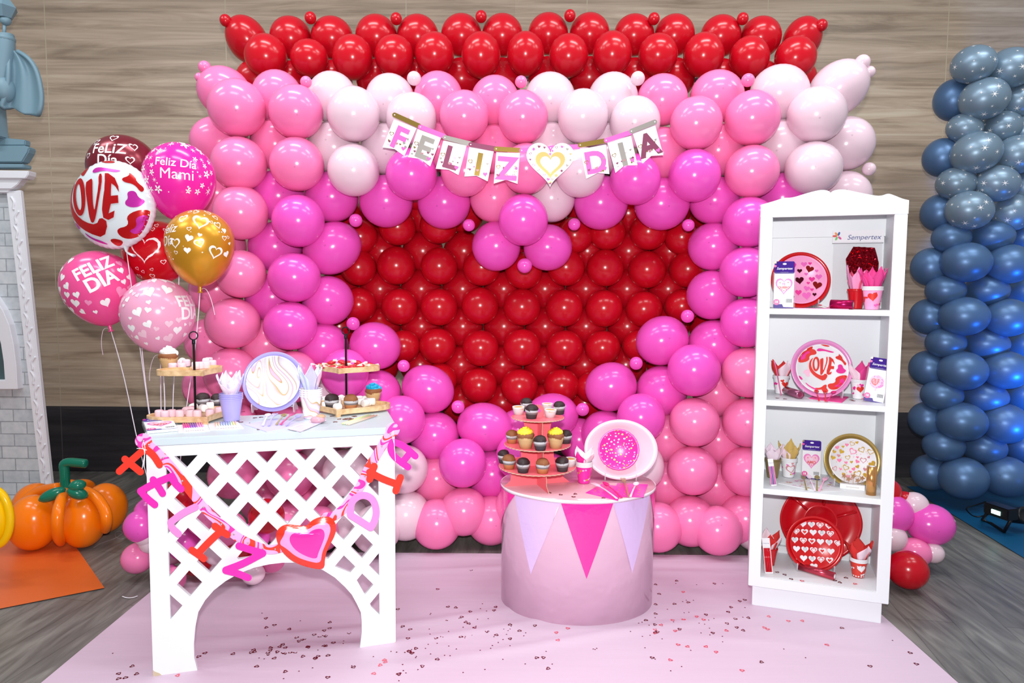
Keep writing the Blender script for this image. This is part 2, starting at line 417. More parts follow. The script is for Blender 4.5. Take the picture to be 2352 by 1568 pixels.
def balloon(px, py, rx, ry, tilt, Y, c, fwd=None, mesh=None, floor=True):
    """a balloon whose outline is centred on that pixel at distance Y; brought forward if it would sink into the floor"""
    for _ in range(40):
        p = atY(px, py, Y); k = (p - C0).length / math.sqrt(F * F + (px - 1176) ** 2 + (py - 784) ** 2)
        if not floor or p.z - ry * k >= .003: break
        Y -= .02
    view = (p - C0).normalized(); z = -view if fwd is None else (-view + Vector(fwd)).normalized()
    x = Vector((0, 0, 1)).cross(z).normalized(); y = z.cross(x)
    M = Matrix((x, y, z)).transposed().to_4x4()
    o = bpy.data.objects.new('balloon', mesh or SPH[c]); COL.objects.link(o)
    o.matrix_basis = Matrix.Translation(p) @ M @ Matrix.Rotation(R(tilt), 4, 'Z') @ Matrix.Diagonal((rx * k, ry * k, (rx + ry) / 2 * k * .97, 1))
    o['px'] = px; o['py'] = py
    return o
def label_rows(objs, fmt, cat, group, gap=30, rowword=None):
    objs = sorted(objs, key=lambda o: o['py']); rows = [[objs[0]]]
    for o in objs[1:]:
        if o['py'] - sum(q['py'] for q in rows[-1]) / len(rows[-1]) > gap: rows.append([o])
        else: rows[-1].append(o)
    for k, r in enumerate(rows):
        r.sort(key=lambda o: o['px'])
        row = 'top row' if k == 0 else ('bottom row' if k == len(rows) - 1 else ORD[k + 1] + ' row down')
        if len(rows) == 1: row = 'row'
        for i, o in enumerate(r):
            tag(o, fmt.format(c=o['cn'], pos=from_left(i, len(r)), row=row), cat, group)
    for o in objs:
        for k in ('px', 'py', 'cn'): del o[k]
def mk(lst, Y, tilted=False, jit=0):
    out = []
    for e in lst:
        c, x, y, rx = e[:4]; ry = e[4] if len(e) > 4 else rx; tl = e[5] if len(e) > 5 else 0
        o = balloon(x, y, rx, ry, tl, e[6] if len(e) > 6 else Y, c, (random.uniform(-jit, jit), 0, random.uniform(-jit, jit)) if jit else None)
        o['cn'] = CNAME[c]; out.append(o)
    return out
YF, YB = 3.50, 3.66
front = [('P',544,248,64,65),('P',680,257,61),('W',812,262,60,62),('W',945,272,58),('P',1066,267,57,58),('P',1201,269,58,60),('W',1339,267,58,61),('W',1458,280,58),('P',1599,283,59,60),('P',1728,271,62),('W',1876,263,65,63),
 ('P',549,376,62,61),('P',682,377,61),('W',812,391,59),('M',945,400,59,59),('P',1068,393,56,58),('P',1209,388,56,58),('W',1332,395,57,58),('M',1459,412,58),('M',1595,403,59,60),('P',1727,394,61,60),('W',1868,386,63,60),
 ('P',553,488,61,62),('M',685,507,59,60),('M',1202,505,57,59),('M',1720,510,59,58),
 ('P',553,629,56,55),('M',676,637,59,57),('M',1713,625,59,58),('P',535,742,61,58),('M',667,748,60,56),('M',1714,741,58,57),
 ('P',530,858,60,60),('P',672,865,58,60),('M',792,857,54,56),('M',1594,850,60,60),('P',1718,855,59,58),
 ('M',921,964,56,56),('M',1472,959,55,56),('P',1595,969,57,56),('P',1717,970,57,56),('P',535,980,57),('P',667,985,56),('W',795,975,54),
 ('M',1195,1047,56,56),('M',1063,1063,55,56),('W',927,1077,56,56),('P',1590,1080,57,56),('P',1715,1082,57,57),('W',1475,1070,50,55),('P',535,1090,55),('P',667,1090,55),('W',795,1085,54),
 ('P',1065,1174,55,55),('W',932,1183,57,57),('P',1190,1165,54),('P',1330,1165,54),('P',1460,1180,54),('P',1585,1196,58,58),('P',1713,1192,60,58),('P',660,1200,54),('W',795,1195,54)]
fo = mk(front, YF, jit=.12)
label_rows(fo, 'front {c} balloon, {pos} in {row} of pink balloon wall', 'balloon', 'front balloons of the pink wall', 34)
back = [('P',516,212,61,56,-35),('P',637,223,57,60),('W',763,224,56,58),('W',896,228,56,57),('P',1007,225,56,59),('P',1137,232,56,57),('W',1263,226,58,58),('W',1408,226,57,58),('P',1521,230,58),('P',1647,222,61,59),('W',1790,214,66,63),('W',1925,204,70,59,35),
 ('P',505,326,65,58),('P',632,332,56,58),('W',766,338,60,58),('W',886,342,57,58),('P',1007,338,56),('P',1137,343,56),('W',1265,338,56),('W',1397,340,56),('P',1520,352,58,59),('P',1650,345,59),('W',1790,336,64,60),('W',1944,330,61,61),
 ('P',500,444,62,58),('M',640,450,60,59),('M',762,452,60,58),('M',887,462,61,60),('M',1020,465,61,60),('P',1135,455,56),('W',1267,455,54,55),('M',1380,465,62,62),('M',1520,468,63,60),('M',1641,460,58,55),('M',1797,455,58),('W',1940,450,58,57),
 ('P',505,565,58),('M',632,567,60,57),('M',763,570,69,58,32),('M',1140,565,56,57),('M',1258,568,56,53),('M',1638,566,57,55),('M',1760,570,52),
 ('P',498,665,60),('M',625,683,60,55),('M',753,690,58,57),('M',1635,677,57,57),('M',1760,685,52),
 ('P',482,785,55),('P',612,790,58),('M',742,795,58,54),('M',862,794,59,54,-20),('M',1521,782,61,56,25),('M',1640,792,59,58),('W',1760,800,50),
 ('P',480,885,57),('P',605,905,56),('W',735,912,52),('M',865,905,57,57),('M',983,893,62,54,-25),('M',1403,888,60,56,25),('M',1520,897,58),('P',1645,902,54),('P',1762,910,50),
 ('M',1114,980,65,55,-12),('M',998,1000,57,55),('M',1267,955,62,52,12),('M',1390,998,56),('P',1530,1005,56),('P',1650,1010,56),('P',605,1035,56),('W',730,1040,56),('P',865,1040,54),
 ('P',1003,1100,57,56),('M',1130,1090,58,56),('M',1262,1095,55),('P',1400,1095,54),('P',1528,1110,56),('P',1645,1115,56),('P',605,1145,54),('P',730,1150,54),('W',865,1140,54),
 ('P',1003,1203,56,57),('P',1128,1195,56),('P',1262,1195,54),('P',1390,1200,54),('P',1510,1210,57),('P',1648,1218,56,56),('W',865,1215,56,56),('P',735,1215,52),('W',1735,1215,50),('M',1190,985,46,46,0,3.74),('M',1330,1010,50,50,0,3.76),('P',1195,1100,50,50,0,3.74)]
bo = mk(back, YB, jit=.3)
label_rows(bo, 'rear {c} balloon, {pos} in {row} of pink balloon wall', 'balloon', 'rear balloons of the pink wall', 34)
small = [('P',470,154,14),('P',459,178,11),('P',703,188,13),('W',951,180,16),('P',1197,188,14),('W',1465,180,16),('P',1718,184,15),('W',1981,143,17),('W',1997,165,13),('W',1996,388,15),
 ('M',817,506,15),('M',1077,517,14),('M',1319,515,14),('M',1581,517,14),('M',1205,610,17),('M',1579,726,15),('M',811,743,15),('M',927,840,14),('M',1461,834,15),('M',1052,934,15),('M',1338,940,15)]
so = []
for c_, x, y, r_ in small:
    o = balloon(x, y, r_, r_, 0, (3.54 if y > 300 else 3.5) if 480 < x < 1900 else 3.6, c_, (.1, 0, .3)); o.name = 'mini_balloon'; o['cn'] = CNAME[c_]; so.append(o)
for o in so[:9]: pass
label_rows(so[:9], 'tiny {c} balloon, {pos} along the wall top edge, {row}', 'mini balloon', 'mini balloons on the top edge', 20)
tag(so[9], 'tiny pale pink balloon on the right edge of wall, above the white shelf', 'mini balloon', 'mini balloons on the top edge')
hl = ['at the upper left of the heart opening', 'at the left of the middle point of the heart opening', 'at the right of the middle point of the heart opening', 'at the upper right of the heart opening', 'hanging at the dip of the heart opening', 'at the right side of the heart opening', 'at the left side above the right tray handle', 'on the lower left edge of the heart opening', 'on the lower right edge of the heart opening', 'left of the bottom tip of the heart opening', 'right of the bottom tip of the heart opening']
for o, t in zip(so[10:], hl): tag(o, 'tiny magenta balloon ' + t, 'mini balloon', 'mini balloons around the heart opening')
for o in so:
    for k in ('px', 'py', 'cn'):
        if k in o: del o[k]
YR, YRB = 3.86, 3.99
red = [('R',611,129,48,49),('R',711,134,43,42),('R',810,132,46,50),('R',906,129,45,47),('R',998,124,45,48),('R',1105,127,45,51),('R',1207,124,43,49),('R',1306,128,45,48),('R',1406,124,45,50),('R',1511,126,45,47),('R',1616,127,46,50),('R',1721,132,45,47),('R',1827,132,46,47)]
ro = mk(red, 3.83, jit=.1)
label_rows(ro, 'glossy red balloon, {pos} in the front {row} of the red top band', 'balloon', 'front balloons of the red top band', 40)
redb = [('R',568,92,45,55,35),('R',668,87,47),('R',763,87,48,47),('R',865,84,48),('R',960,84,48),('R',1060,81,47),('R',1154,81,47),('R',1259,78,46),('R',1354,78,46),('R',1456,81,46),('R',1549,81,46),('R',1655,83,46),('R',1747,86,46),('R',1842,90,42,50,-30),
 ('R',588,185,45),('R',668,188,46),('R',763,186,46),('R',865,184,46),('R',960,184,46),('R',1060,181,46),('R',1154,181,46),('R',1259,178,46),('R',1354,178,46),('R',1456,181,46),('R',1549,181,46),('R',1655,183,46),('R',1747,186,46),('R',1832,182,42)]
ro = mk(redb, YRB, jit=.3)
label_rows(ro, 'rear red balloon, {pos} in the {row} of the red top band', 'balloon', 'rear balloons of the red top band', 40)
minis = []
for k, (x, y) in enumerate(((518,47),(713,41),(910,43),(1105,38),(1309,36),(1502,43),(1706,43),(1887,58))):
    o = balloon(x, y, 13, 14, 0, 3.9, 'R', (.1, 0, .4)); o.name = 'mini_balloon'; del o['px'], o['py']
    tag(o, 'tiny red balloon, %s of eight along the top of the red band' % from_left(k, 8), 'mini balloon', 'red mini balloons on the top band')
rh = [(828,543,40),(913,521,43),(1007,517,43),(1320,540,42),(1394,532,43),(1489,532,43),(1566,545,40),(1440,440,42),(960,440,42),
 (823,614,42),(910,610,44),(1009,611,43),(1106,614,43),(1203,622,43),(1300,614,43),(1390,615,43),(1486,619,43),(1580,618,43),
 (824,700,41),(918,704,42),(1009,705,43),(1103,702,43),(1199,705,43),(1296,707,43),(1387,708,43),(1479,710,42),(1566,703,40),
 (928,795,38),(1005,794,42),(1104,799,42),(1199,797,43),(1297,799,42),(1384,799,41),(1467,794,38),
 (1010,872,40),(1100,885,42),(1193,888,43),(1290,886,41),(1358,890,36)]
ro = mk([('R', x, y, r_) for x, y, r_ in rh], YR, jit=.1)
label_rows(ro, 'red balloon in heart opening, {pos} in front {row}', 'balloon', 'front balloons inside the heart', 36)
rb = []
for j, y in enumerate((490, 577, 664, 750, 838, 925)):
    for k in range(-1, 10):
        x = 782 + 94.5 * k - j * 1.5 + (2 if j % 2 else 0)
        if j == 4 and not 850 < x < 1540: continue
        if j == 5 and not 920 < x < 1480: continue
        if j == 3 and not 760 < x < 1640: continue
        rb.append(('R', x, y, 47, 46))
ro = mk(rb, YRB, jit=.15)
label_rows(ro, 'recessed red balloon in heart opening, {pos} in rear {row}', 'balloon', 'rear balloons inside the heart', 36)
# dark frame bars that carry the wall, behind the balloons
b = MB()
for x in (-1.35, -.45, .45, 1.35): b.tube([(x, 4.14, 0), (x, 4.14, 2.62)], .016, 8)
for z in (.35, 1.2, 2.05, 2.6): b.tube([(-1.4, 4.14, z), (1.45, 4.14, z)], .014, 8)
for x in (-1.35, 1.35): b.box(x - .2, x + .2, 4.05, 4.23, 0, .015)
tag(b.build('backdrop_frame', mat('grey_frame', (90, 90, 92), .5, .5)), 'grey tube frame standing behind the balloon wall', 'frame')

# ---------------------------------------------------------------- floor garlands
gl = [('M',325,1207,38),('W',338,1224,30),('W',348,1242,28),('P',316,1281,35),('M',345,1175,34),('R',402,1150,42),('P',470,1190,40),('M',424,1245,40),('R',452,1285,36),('W',395,1262,34),('P',398,1330,28),('P',525,1215,40),('R',545,1260,36),('W',582,1318,26,24),('P',625,1290,28,24),('R',612,1185,40),('M',585,1232,34),('W',500,1265,32)]
go = mk([(c_, x, y, r_[0], r_[-1], 0, 3.05 + .012 * (k % 5)) for k, (c_, x, y, *r_) in enumerate(gl)], 3.1, jit=.5)
WD = ['outermost magenta', 'pale pink beside the outermost magenta', 'lower pale pink against the table leg', 'pink at the bottom left corner', 'upper magenta by the table leg', 'red behind the left lattice column', 'pink behind the lattice', 'magenta low behind the lattice', 'red low behind the lattice', 'pale pink behind the left lattice holes', 'small pink behind the left leg', 'upper pink behind the middle lattice', 'red behind the arch shoulder', 'pale pink peeking under the arch top', 'pink peeking under the foil heart', 'red behind the lattice centre', 'magenta behind the lattice centre', 'pale pink behind the letter I']
for o, t in zip(go, WD): tag(o, 'balloon of the floor pile behind the lattice table: ' + t, 'balloon', 'garland pile behind the table'); del o['px'], o['py'], o['cn']
gr = [('R',2030,1130,38,36),('R',2078,1148,22,20),('W',2100,1160,31,30),('M',2050,1180,44,44),('M',2136,1204,52,47),('W',2048,1234,33,32),('P',2100,1267,38,32),('W',2143,1269,24,23),('M',2020,1300,32,34),('R',2085,1308,44,43),('R',2000,1240,36,36)]
go = mk([(c_, x, y, a_, b_, 0, 3.35 - .02 * k) for k, (c_, x, y, a_, b_) in enumerate(gr)], 3.2, jit=.5)
WD = ['red, topmost beside the shelf', 'small red behind the white', 'pale pink above the big magenta', 'magenta touching the shelf side', 'big magenta, farthest right', 'pale pink against the shelf side', 'pink in front centre', 'small pale pink at the far right', 'magenta low against the shelf', 'big red resting on the floor', 'red hidden behind the shelf corner']
for o, t in zip(go, WD): tag(o, 'balloon of the pile right of the white shelf: ' + t, 'balloon', 'garland pile beside the shelf'); del o['px'], o['py'], o['cn']

# ---------------------------------------------------------------- blue column
sb = [(2236,148,47,42),(2322,156,50,45),(2260,227,52,47),(2340,232,42,40),(2215,294,38,33),(2301,292,42,36),(2242,351,53,47),(2337,355,47,44),(2196,421,42,37),(2289,421,48,41),(2226,483,50,44),(2322,488,46,43),(2352,300,38,36),(2356,430,40,38)]
bo = []
for k, (x, y, a_, b_) in enumerate(sb):
    o = balloon(x, y, a_, b_, random.uniform(-15, 15), 4.18 if a_ > 46 else 4.25, 'B', (random.uniform(-.3, .3), 0, .1), STARM[k % 4]); o['cn'] = 'star-printed'; bo.append(o)
label_rows(bo, '{c} grey-blue balloon, {pos} in the {row} of the blue column', 'balloon', 'star balloons of the blue column', 34)
pb = [(2190,230,42,47,1),(2165,362,42,44,1),(2158,489,40,43,1),(2138,613,42,44,1),(2135,727,42,42,1),(2133,845,41,41,1),(2131,963,41,41,1),(2138,1084,42,41,1),
 (2185,546,41,36,0),(2277,543,47,37,0),(2218,602,53,46,0),(2317,606,49,45,0),(2172,667,42,36,0),(2266,667,46,36,0),(2213,726,53,45,0),(2313,729,50,44,0),(2172,787,42,36,0),(2265,790,47,36,0),(2210,851,52,45,0),(2309,849,50,44,0),(2163,907,44,36,0),(2261,912,48,37,0),(2208,968,53,45,0),(2307,972,50,46,0),(2167,1023,44,36,0),(2260,1028,46,37,0),(2212,1097,52,48,0),(2309,1094,52,47,0),
 (2352,545,40,36,1),(2356,667,42,38,1),(2356,790,42,38,1),(2354,905,42,38,1),(2352,1025,42,38,1)]
bo = []
for x, y, a_, b_, bk in pb:
    o = balloon(x, y, a_, b_, 0, 4.36 if bk else (4.2 if a_ > 48 else 4.27), 'B', (random.uniform(-.3, .1), 0, .05)); o['cn'] = 'pearl blue'; bo.append(o)
label_rows(bo, 'plain {c} balloon, {pos} in the {row} of the blue column', 'balloon', 'plain balloons of the blue column', 34)

# ---------------------------------------------------------------- pumpkin, yellow balloon
def P3(cx, cy, Y, ox=0, oy=900, s=2.852): return atY(ox + cx / s, oy + cy / s, Y)
pk = thing('balloon_pumpkin', 'orange pumpkin made of balloons with green stem, on the orange sheet', 'pumpkin', (atz(150, 1240, .005)))
base = pk.location.copy()
def lobe(cx, cy, rx, ry, Y, nm='lobe'):
    p = P3(cx, cy, Y); k = Y / F / 2.852; rz_ = ry * k
    if p.z - rz_ < .006: p.z = rz_ + .006
    b = MB(); b.ball((0, 0, 0), (rx * k, rx * k * .95, rz_)); o = b.build(nm, M_ORANGE, pk); o.location = p - base; return o
lobe(218, 890, 152, 186, 3.42); lobe(545, 858, 142, 180, 3.46); lobe(690, 775, 136, 166, 3.68); lobe(235, 760, 140, 160, 3.70); lobe(455, 720, 130, 150, 3.80)
for pts, Y in (([(425, 650, .05), (388, 730, -.09), (372, 850, -.14), (380, 950, -.1), (400, 985, 0)], 3.40), ([(505, 628, .05), (620, 670, .0), (690, 770, -.03), (702, 850, -.05), (690, 905, 0)], 3.44), ([(380, 620, .05), (240, 650, .1), (150, 730, .05), (108, 830, .05)], 3.55), ([(470, 610, .1), (560, 600, .2), (600, 620, .25)], 3.6)):
    b = MB(); pp = smooth_path([tuple(P3(x, y, Y + d) - base) for x, y, d in pts]); r_ = 36 / 2.852 * Y / F
    b.tube(pp, [r_ * (.6 + .4 * math.sin(math.pi * (.12 + .76 * i / (len(pp) - 1)))) for i in range(len(pp))], 14); b.build('rib', M_ORANGE, pk)
b = MB(); pp = smooth_path([tuple(P3(x, y, 3.5) - base) for x, y in ((435, 635), (426, 590), (424, 520), (415, 470), (450, 458), (520, 464), (570, 470))], 2)
b.tube(pp, [.012] + [.0235] * (len(pp) - 3) + [.018, .010], 16); b.build('stem', M_GREEN, pk)
for a_, c_ in (((255, 710), (428, 635)), ((440, 640), (575, 685)), ((450, 625), (565, 600))):
    A = P3(*a_, 3.36) - base; B_ = P3(*c_, 3.40) - base; b = MB(); pp = [A.lerp(B_, i / 10) for i in range(11)]
    b.tube(pp, [.030 * math.sqrt(max(.05, 1 - (2 * i / 10 - 1) ** 2)) for i in range(11)], 16); b.build('leaf', M_GREEN, pk)
p = atY(-14, 1188, 3.0); b = MB(); b.ball((0, 0, 0), (.06, .05, .112)); ring = [(.072 * math.cos(t), 0, .128 * math.sin(t)) for t in [2 * math.pi * i / 40 for i in range(40)]]; b.tube(ring, .018, 12, closed=True)
o = b.build('balloon', M_YEL); o.location = p; tag(o, 'yellow balloon with rounded rim cut by the left picture edge', 'balloon')

# ---------------------------------------------------------------- castle backdrop at the left edge
mbk = mat('grey_brick_print', (165, 172, 178), .7); n, l, b = nt(mbk)
cc = coords(n, l, (1, 1, 1)); sx = n.new('ShaderNodeSeparateXYZ'); l.new(cc, sx.inputs[0]); cb = n.new('ShaderNodeCombineXYZ'); l.new(sx.outputs[0], cb.inputs[0]); l.new(sx.outputs[2], cb.inputs[1])
br = n.new('ShaderNodeTexBrick'); l.new(cb.outputs[0], br.inputs['Vector']); br.inputs['Scale'].default_value = 1; br.inputs['Brick Width'].default_value = .16; br.inputs['Row Height'].default_value = .076; br.inputs['Mortar Size'].default_value = .004; br.inputs['Mortar Smooth'].default_value = .5
br.inputs['Color1'].default_value = lin((206, 212, 216)); br.inputs['Color2'].default_value = lin((188, 196, 202)); br.inputs['Mortar'].default_value = lin((150, 156, 162))
ns = n.new('ShaderNodeTexNoise'); ns.inputs['Scale'].default_value = 25; ns.inputs['Detail'].default_value = 6; l.new(cc, ns.inputs['Vector'])
l.new(mixc(n, l, .4, br.outputs[0], ns.outputs[0], 'OVERLAY'), b.inputs['Base Color'])
M_PLAST = mat('white_plaster', (232, 234, 240), .6); M_TEAL = mat('grey_teal_paint', (118, 150, 165), .5); 
YC = 4.12
cs = thing('castle_backdrop', 'grey brick castle panel with white ornate post at the left edge', 'backdrop', (-3.2, YC, 0)); cb_ = cs.location.copy()
def qc(px, py, Y=YC): return tuple(atY(px, py, Y) - cb_)
def slab(poly, Y0, Y1, material, nm, parent, base, bev=0):
    b = MB(); P = [atY(*p, Y0) for p in poly]; b.prism([[(p.x - base.x, p.z - base.z) for p in P]], Y0 - base.y, Y1 - base.y)
    return b.build(nm, material, parent, bevel=bev)
slab([(-400, 400), (20, 400), (104, 1190), (-400, 1190)], YC, YC + .05, mbk, 'brick_panel', cs, cb_)
post = slab([(14, 440), (46, 436), (126, 1192), (102, 1192)], YC - .03, YC, M_PLAST, 'post', cs, cb_, .004)
b = MB(); rn = random.Random(3)
for i in range(22):      # carved scrolls running down the post
    t = (i + .5) / 22; x = 30 + t * 84; y = 450 + t * 735; s_ = 1 if i % 2 else -1
    pts = [qc(x + s_ * (7 - 2.2 * k) * math.cos(k * .9), y - 15 + 6 * k, YC - .032) for k in range(6)]
    b.tube(smooth_path(pts, 1), .006, 6)
b.build('carving', M_PLAST, post)
cap = slab([(-400, 386), (66, 392), (64, 402), (58, 410), (-400, 405)], YC - .06, YC + .01, M_PLAST, 'capital', cs, cb_, .004)
slab([(-400, 404), (52, 408), (40, 424), (26, 434), (-400, 434)], YC - .045, YC + .01, M_PLAST, 'moulding', cap, cb_, .004)
slab([(-400, 432), (24, 432), (18, 442), (-400, 444)], YC - .035, YC + .01, M_PLAST, 'moulding', cap, cb_, .003)
lg = slab([(-400, 372), (54, 376), (54, 385), (-400, 386)], YC - .05, YC + .02, M_TEAL, 'ledge', cs, cb_, .004)
slab([(-400, 336), (58, 334), (67, 339), (64, 350), (50, 373), (-400, 373)], YC - .045, YC + .02, M_TEAL, 'ledge', cs, cb_, .006)
slab([(-400, 310), (8, 306), (8, 316), (58, 321), (57, 334), (-400, 336)], YC - .03, YC + .02, M_TEAL, 'ledge', cs, cb_, .005)
wf = MB()
outer = [(-60, 893), (45, 893), (42, 840), (36, 790), (26, 745), (12, 712), (-8, 680), (-60, 650)]
inner = [(-60, 872), (16, 872), (13, 830), (7, 790), (-2, 755), (-12, 735), (-30, 715), (-60, 700)]
Pq = [atY(*p, YC - .03) - cb_ for p in outer] ; Qq = [atY(*p, YC - .03) - cb_ for p in inner]
wf.prism([[(p.x, p.z) for p in Pq] + [(p.x, p.z) for p in Qq[::-1]]], -.05, .005)
wf.build('window_frame', M_PLAST, cs, bevel=.004)
sl = MB(); sl.prism([[(p.x, p.z) for p in Qq]], -.004, None); sl.build('window_opening', mat('dim_teal', (70, 92, 96), .5), cs)
# figure on the castle
st = thing('gargoyle_statue', 'grey teal winged figure with a lantern finial above the castle ledge', 'statue', tuple(atY(5, 300, 4.05)))
sb_ = st.location.copy()
def qs(px, py, Y=4.05): return tuple(atY(px, py, Y) - sb_)
b = MB(); T = Matrix.Translation(qs(8, 16)); k = 4.05 / F
b.lathe([(0, 38 * k), (8 * k, 34 * k), (15 * k, 16 * k), (28 * k, -2 * k), (16 * k, -24 * k), (0, -24 * k)], 6, 0, T, sm=False); b.ball(qs(13, 47), 11 * k); b.tube([qs(11, 55), qs(9, 82)], 3.5 * k)
b.build('finial', M_TEAL, st)
b = MB(); pp = [qs(x, y) for x, y in ((10, 82), (12, 90), (12, 110), (8, 140), (4, 175), (-2, 190))]; b.tube(smooth_path(pp), [4 * k] + [19 * k] * 3 + [21 * k] * 50 if False else 19 * k, 16)
b.ball(qs(12, 90), (20 * k, 20 * k, 12 * k)); b.ball(qs(10, 205), (22 * k, 22 * k, 30 * k)); b.build('body', M_TEAL, st)
b = MB(); top = [(20, 108), (26, 115), (34, 118), (40, 122)]; vs = []; fs = []
rows = [[(22, 112), (28, 114), (34, 118), (34, 118), (34, 118)], [(22, 150), (34, 145), (46, 138), (56, 135), (62, 132)], [(22, 190), (36, 180), (52, 170), (70, 162), (82, 160)], [(15, 225), (32, 218), (50, 210), (76, 205), (92, 205)], [(5, 245), (24, 240), (46, 248), (78, 242), (94, 235)], [(8, 246), (30, 244), (50, 264), (74, 262), (84, 271)]]
for j, r_ in enumerate(rows):
    for i, (x, y) in enumerate(r_): vs.append(qs(x, y, 4.05 + (.04 if i % 2 else -.03) * (j > 0)))
for j in range(5):
    for i in range(4): a_ = j * 5 + i; fs.append((a_, a_ + 5, a_ + 6, a_ + 1))
b.add(vs, fs, 0); o = b.build('wing', M_TEAL, st)
md = o.modifiers.new('s', 'SUBSURF'); md.levels = md.render_levels = 2; md = o.modifiers.new('t', 'SOLIDIFY'); md.thickness = .02
slab([(-150, 230), (-14, 238), (-8, 312), (-150, 312)], 4.02, 4.12, M_TEAL, 'pedestal', st, sb_, .006)
# lamp on the blue sheet
lp = thing('led_par_lamp', 'black floor spotlight with lit lens on the dark blue sheet', 'lamp', tuple(atz(2300, 1225, .006))); lb = lp.location.copy()
def ql(cx, cy, z): return tuple(atz(2200 + cx / 9.22, 1080 + cy / 9.22, z) - lb)
b = MB(); A = Vector(ql(690, 800, .13)); B_ = Vector(ql(1110, 940, .13)); d = (B_ - A); T = Matrix.Translation((A + B_) / 2) @ Matrix.Rotation(math.atan2(d.y, d.x), 4, 'Z')
b.box(-.075, .075, -.035, .045, -.03, .035, 0, T); b.build('housing', mat('black_plastic', (18, 20, 24), .4), lp, bevel=.006)
b = MB(); b.box(-.022, .03, -.038, -.035, -.012, .010, 0, T); b.build('lens', mat('lit_led', (190, 255, 235), .3, emit=6), lp)
b = MB(); b.lathe([(0, -.05), (.04, -.05), (.05, .03), (.046, .04), (.03, .03), (0, .03)], 24, 0, Matrix.Translation(ql(1290, 950, .1)) @ Matrix.Rotation(R(70), 4, 'X') @ Matrix.Rotation(R(20), 4, 'Y')); b.build('spot_head', MATS['black_plastic'], lp)
b = MB(); b.tube([ql(620, 900, .1), ql(520, 1040, .01), ql(700, 1120, .01), ql(980, 1300, .01), ql(1120, 1050, .1)], .009, 8); b.build('bracket', MATS['black_plastic'], lp)
b = MB(); b.tube(smooth_path([ql(600, 660, .03), ql(400, 730, .008), ql(160, 790, .006), ql(230, 900, .006), ql(360, 990, .006), ql(560, 960, .02), ql(650, 930, .06)]), .004, 6); b.build('cable', MATS['black_plastic'], lp)

# ================================================================ LATTICE TABLE
TL = atz(352, 1555, 0); TR = atz(909, 1480, 0); TYAW = math.atan2(TR.y - TL.y, TR.x - TL.x); TW = (TR - TL).length; TZ = .845
tb = thing('lattice_table', 'white wooden table with lattice front and arched opening, party supplies on top', 'table', TL, TYAW)
arch = [(.142,.0),(.132,.051),(.132,.1),(.138,.161),(.149,.215),(.172,.255),(.201,.288),(.24,.317),(.285,.34),(.336,.356),(.388,.363),(.434,.364),(.474,.36),(.527,.344),(.574,.321),(.616,.288),(.652,.248),(.676,.216),(.694,.178),(.708,.144),(.711,.111),(.711,.065),(.703,.0)]
outer = [(0, 0)] + arch + [(TW, 0), (TW, TZ - .026), (0, TZ - .026)]
def clip(poly, a, b_, c_):
    out = []
    for i in range(len(poly)):
        p, q_ = poly[i], poly[(i + 1) % len(poly)]; dp = a * p[0] + b_ * p[1] - c_; dq = a * q_[0] + b_ * q_[1] - c_
        if dp >= 0: out.append(p)
        if (dp >= 0) != (dq >= 0): t = dp / (dp - dq); out.append((p[0] + t * (q_[0] - p[0]), p[1] + t * (q_[1] - p[1])))
    return out
holes = []
dense = smooth_path(arch, 1)
for j in range(-1, 12):
    for i in range(-1, 8):
        cx = .124 + .1312 * i + (.0656 if j % 2 else 0); cy = .780 - .0763 * j
        P = [(cx - .041, cy), (cx, cy - .047), (cx + .041, cy), (cx, cy + .047)]
        for cl in ((1, 0, .06), (-1, 0, -.777), (0, 1, .115), (0, -1, -.776)):
            if P: P = clip(P, *cl)
        if not P: continue
        mx = sum(p[0] for p in P) / len(P); my = sum(p[1] for p in P) / len(P)
        inside = .13 < mx < .712 and my < max(q_[1] for q_ in arch if abs(q_[0] - mx) < .06) + .02
        if inside: continue
        ctr = (.42, .1); near = min(dense, key=lambda q_: math.dist(q_, (mx, my)))
        dx, dy = mx - near[0], my - near[1]; dl = math.hypot(dx, dy) or 1; dx /= dl; dy /= dl
        P = clip(P, dx, dy, dx * near[0] + dy * near[1] + .042)
        if len(P) < 3: continue
        ar = abs(sum(P[k][0] * P[(k + 1) % len(P)][1] - P[(k + 1) % len(P)][0] * P[k][1] for k in range(len(P)))) / 2
        if ar > .0005: holes.append(P)
b = MB(); b.prism([outer] + holes, 0, .018); fp = b.build('front_panel', M_WHITEWOOD, tb)
b = MB(); b.box(-.022, TW + .008, -.022, .355, TZ - .026, TZ); b.build('tabletop', M_TABTOP, tb, bevel=.0025)
for nm, x0, x1 in (('side_panel', .0, .016), ('side_panel', TW - .016, TW)):
    b = MB(); b.prism([[(.019, 0), (.075, 0), (.075, .62), (.30, TZ - .028), (.019, TZ - .028)]], x0, x1, fn=lambda u, v, w: (w, u, v)); b.build(nm, M_WHITEWOOD, tb)
b = MB(); b.prism([[(.0, 0), (.03, 0), (.02, .012), (.006, .02), (0, .026)]], -.0006, .0002); b.prism([[(TW - .028, 0), (TW, 0), (TW, .012)]], -.0006, .0002); b.build('chipped_edge', M_CHIP, fp)
TM = Matrix.Translation(TL) @ Matrix.Rotation(TYAW, 4, 'Z')
TN = Vector((math.sin(TYAW), -math.cos(TYAW), 0))

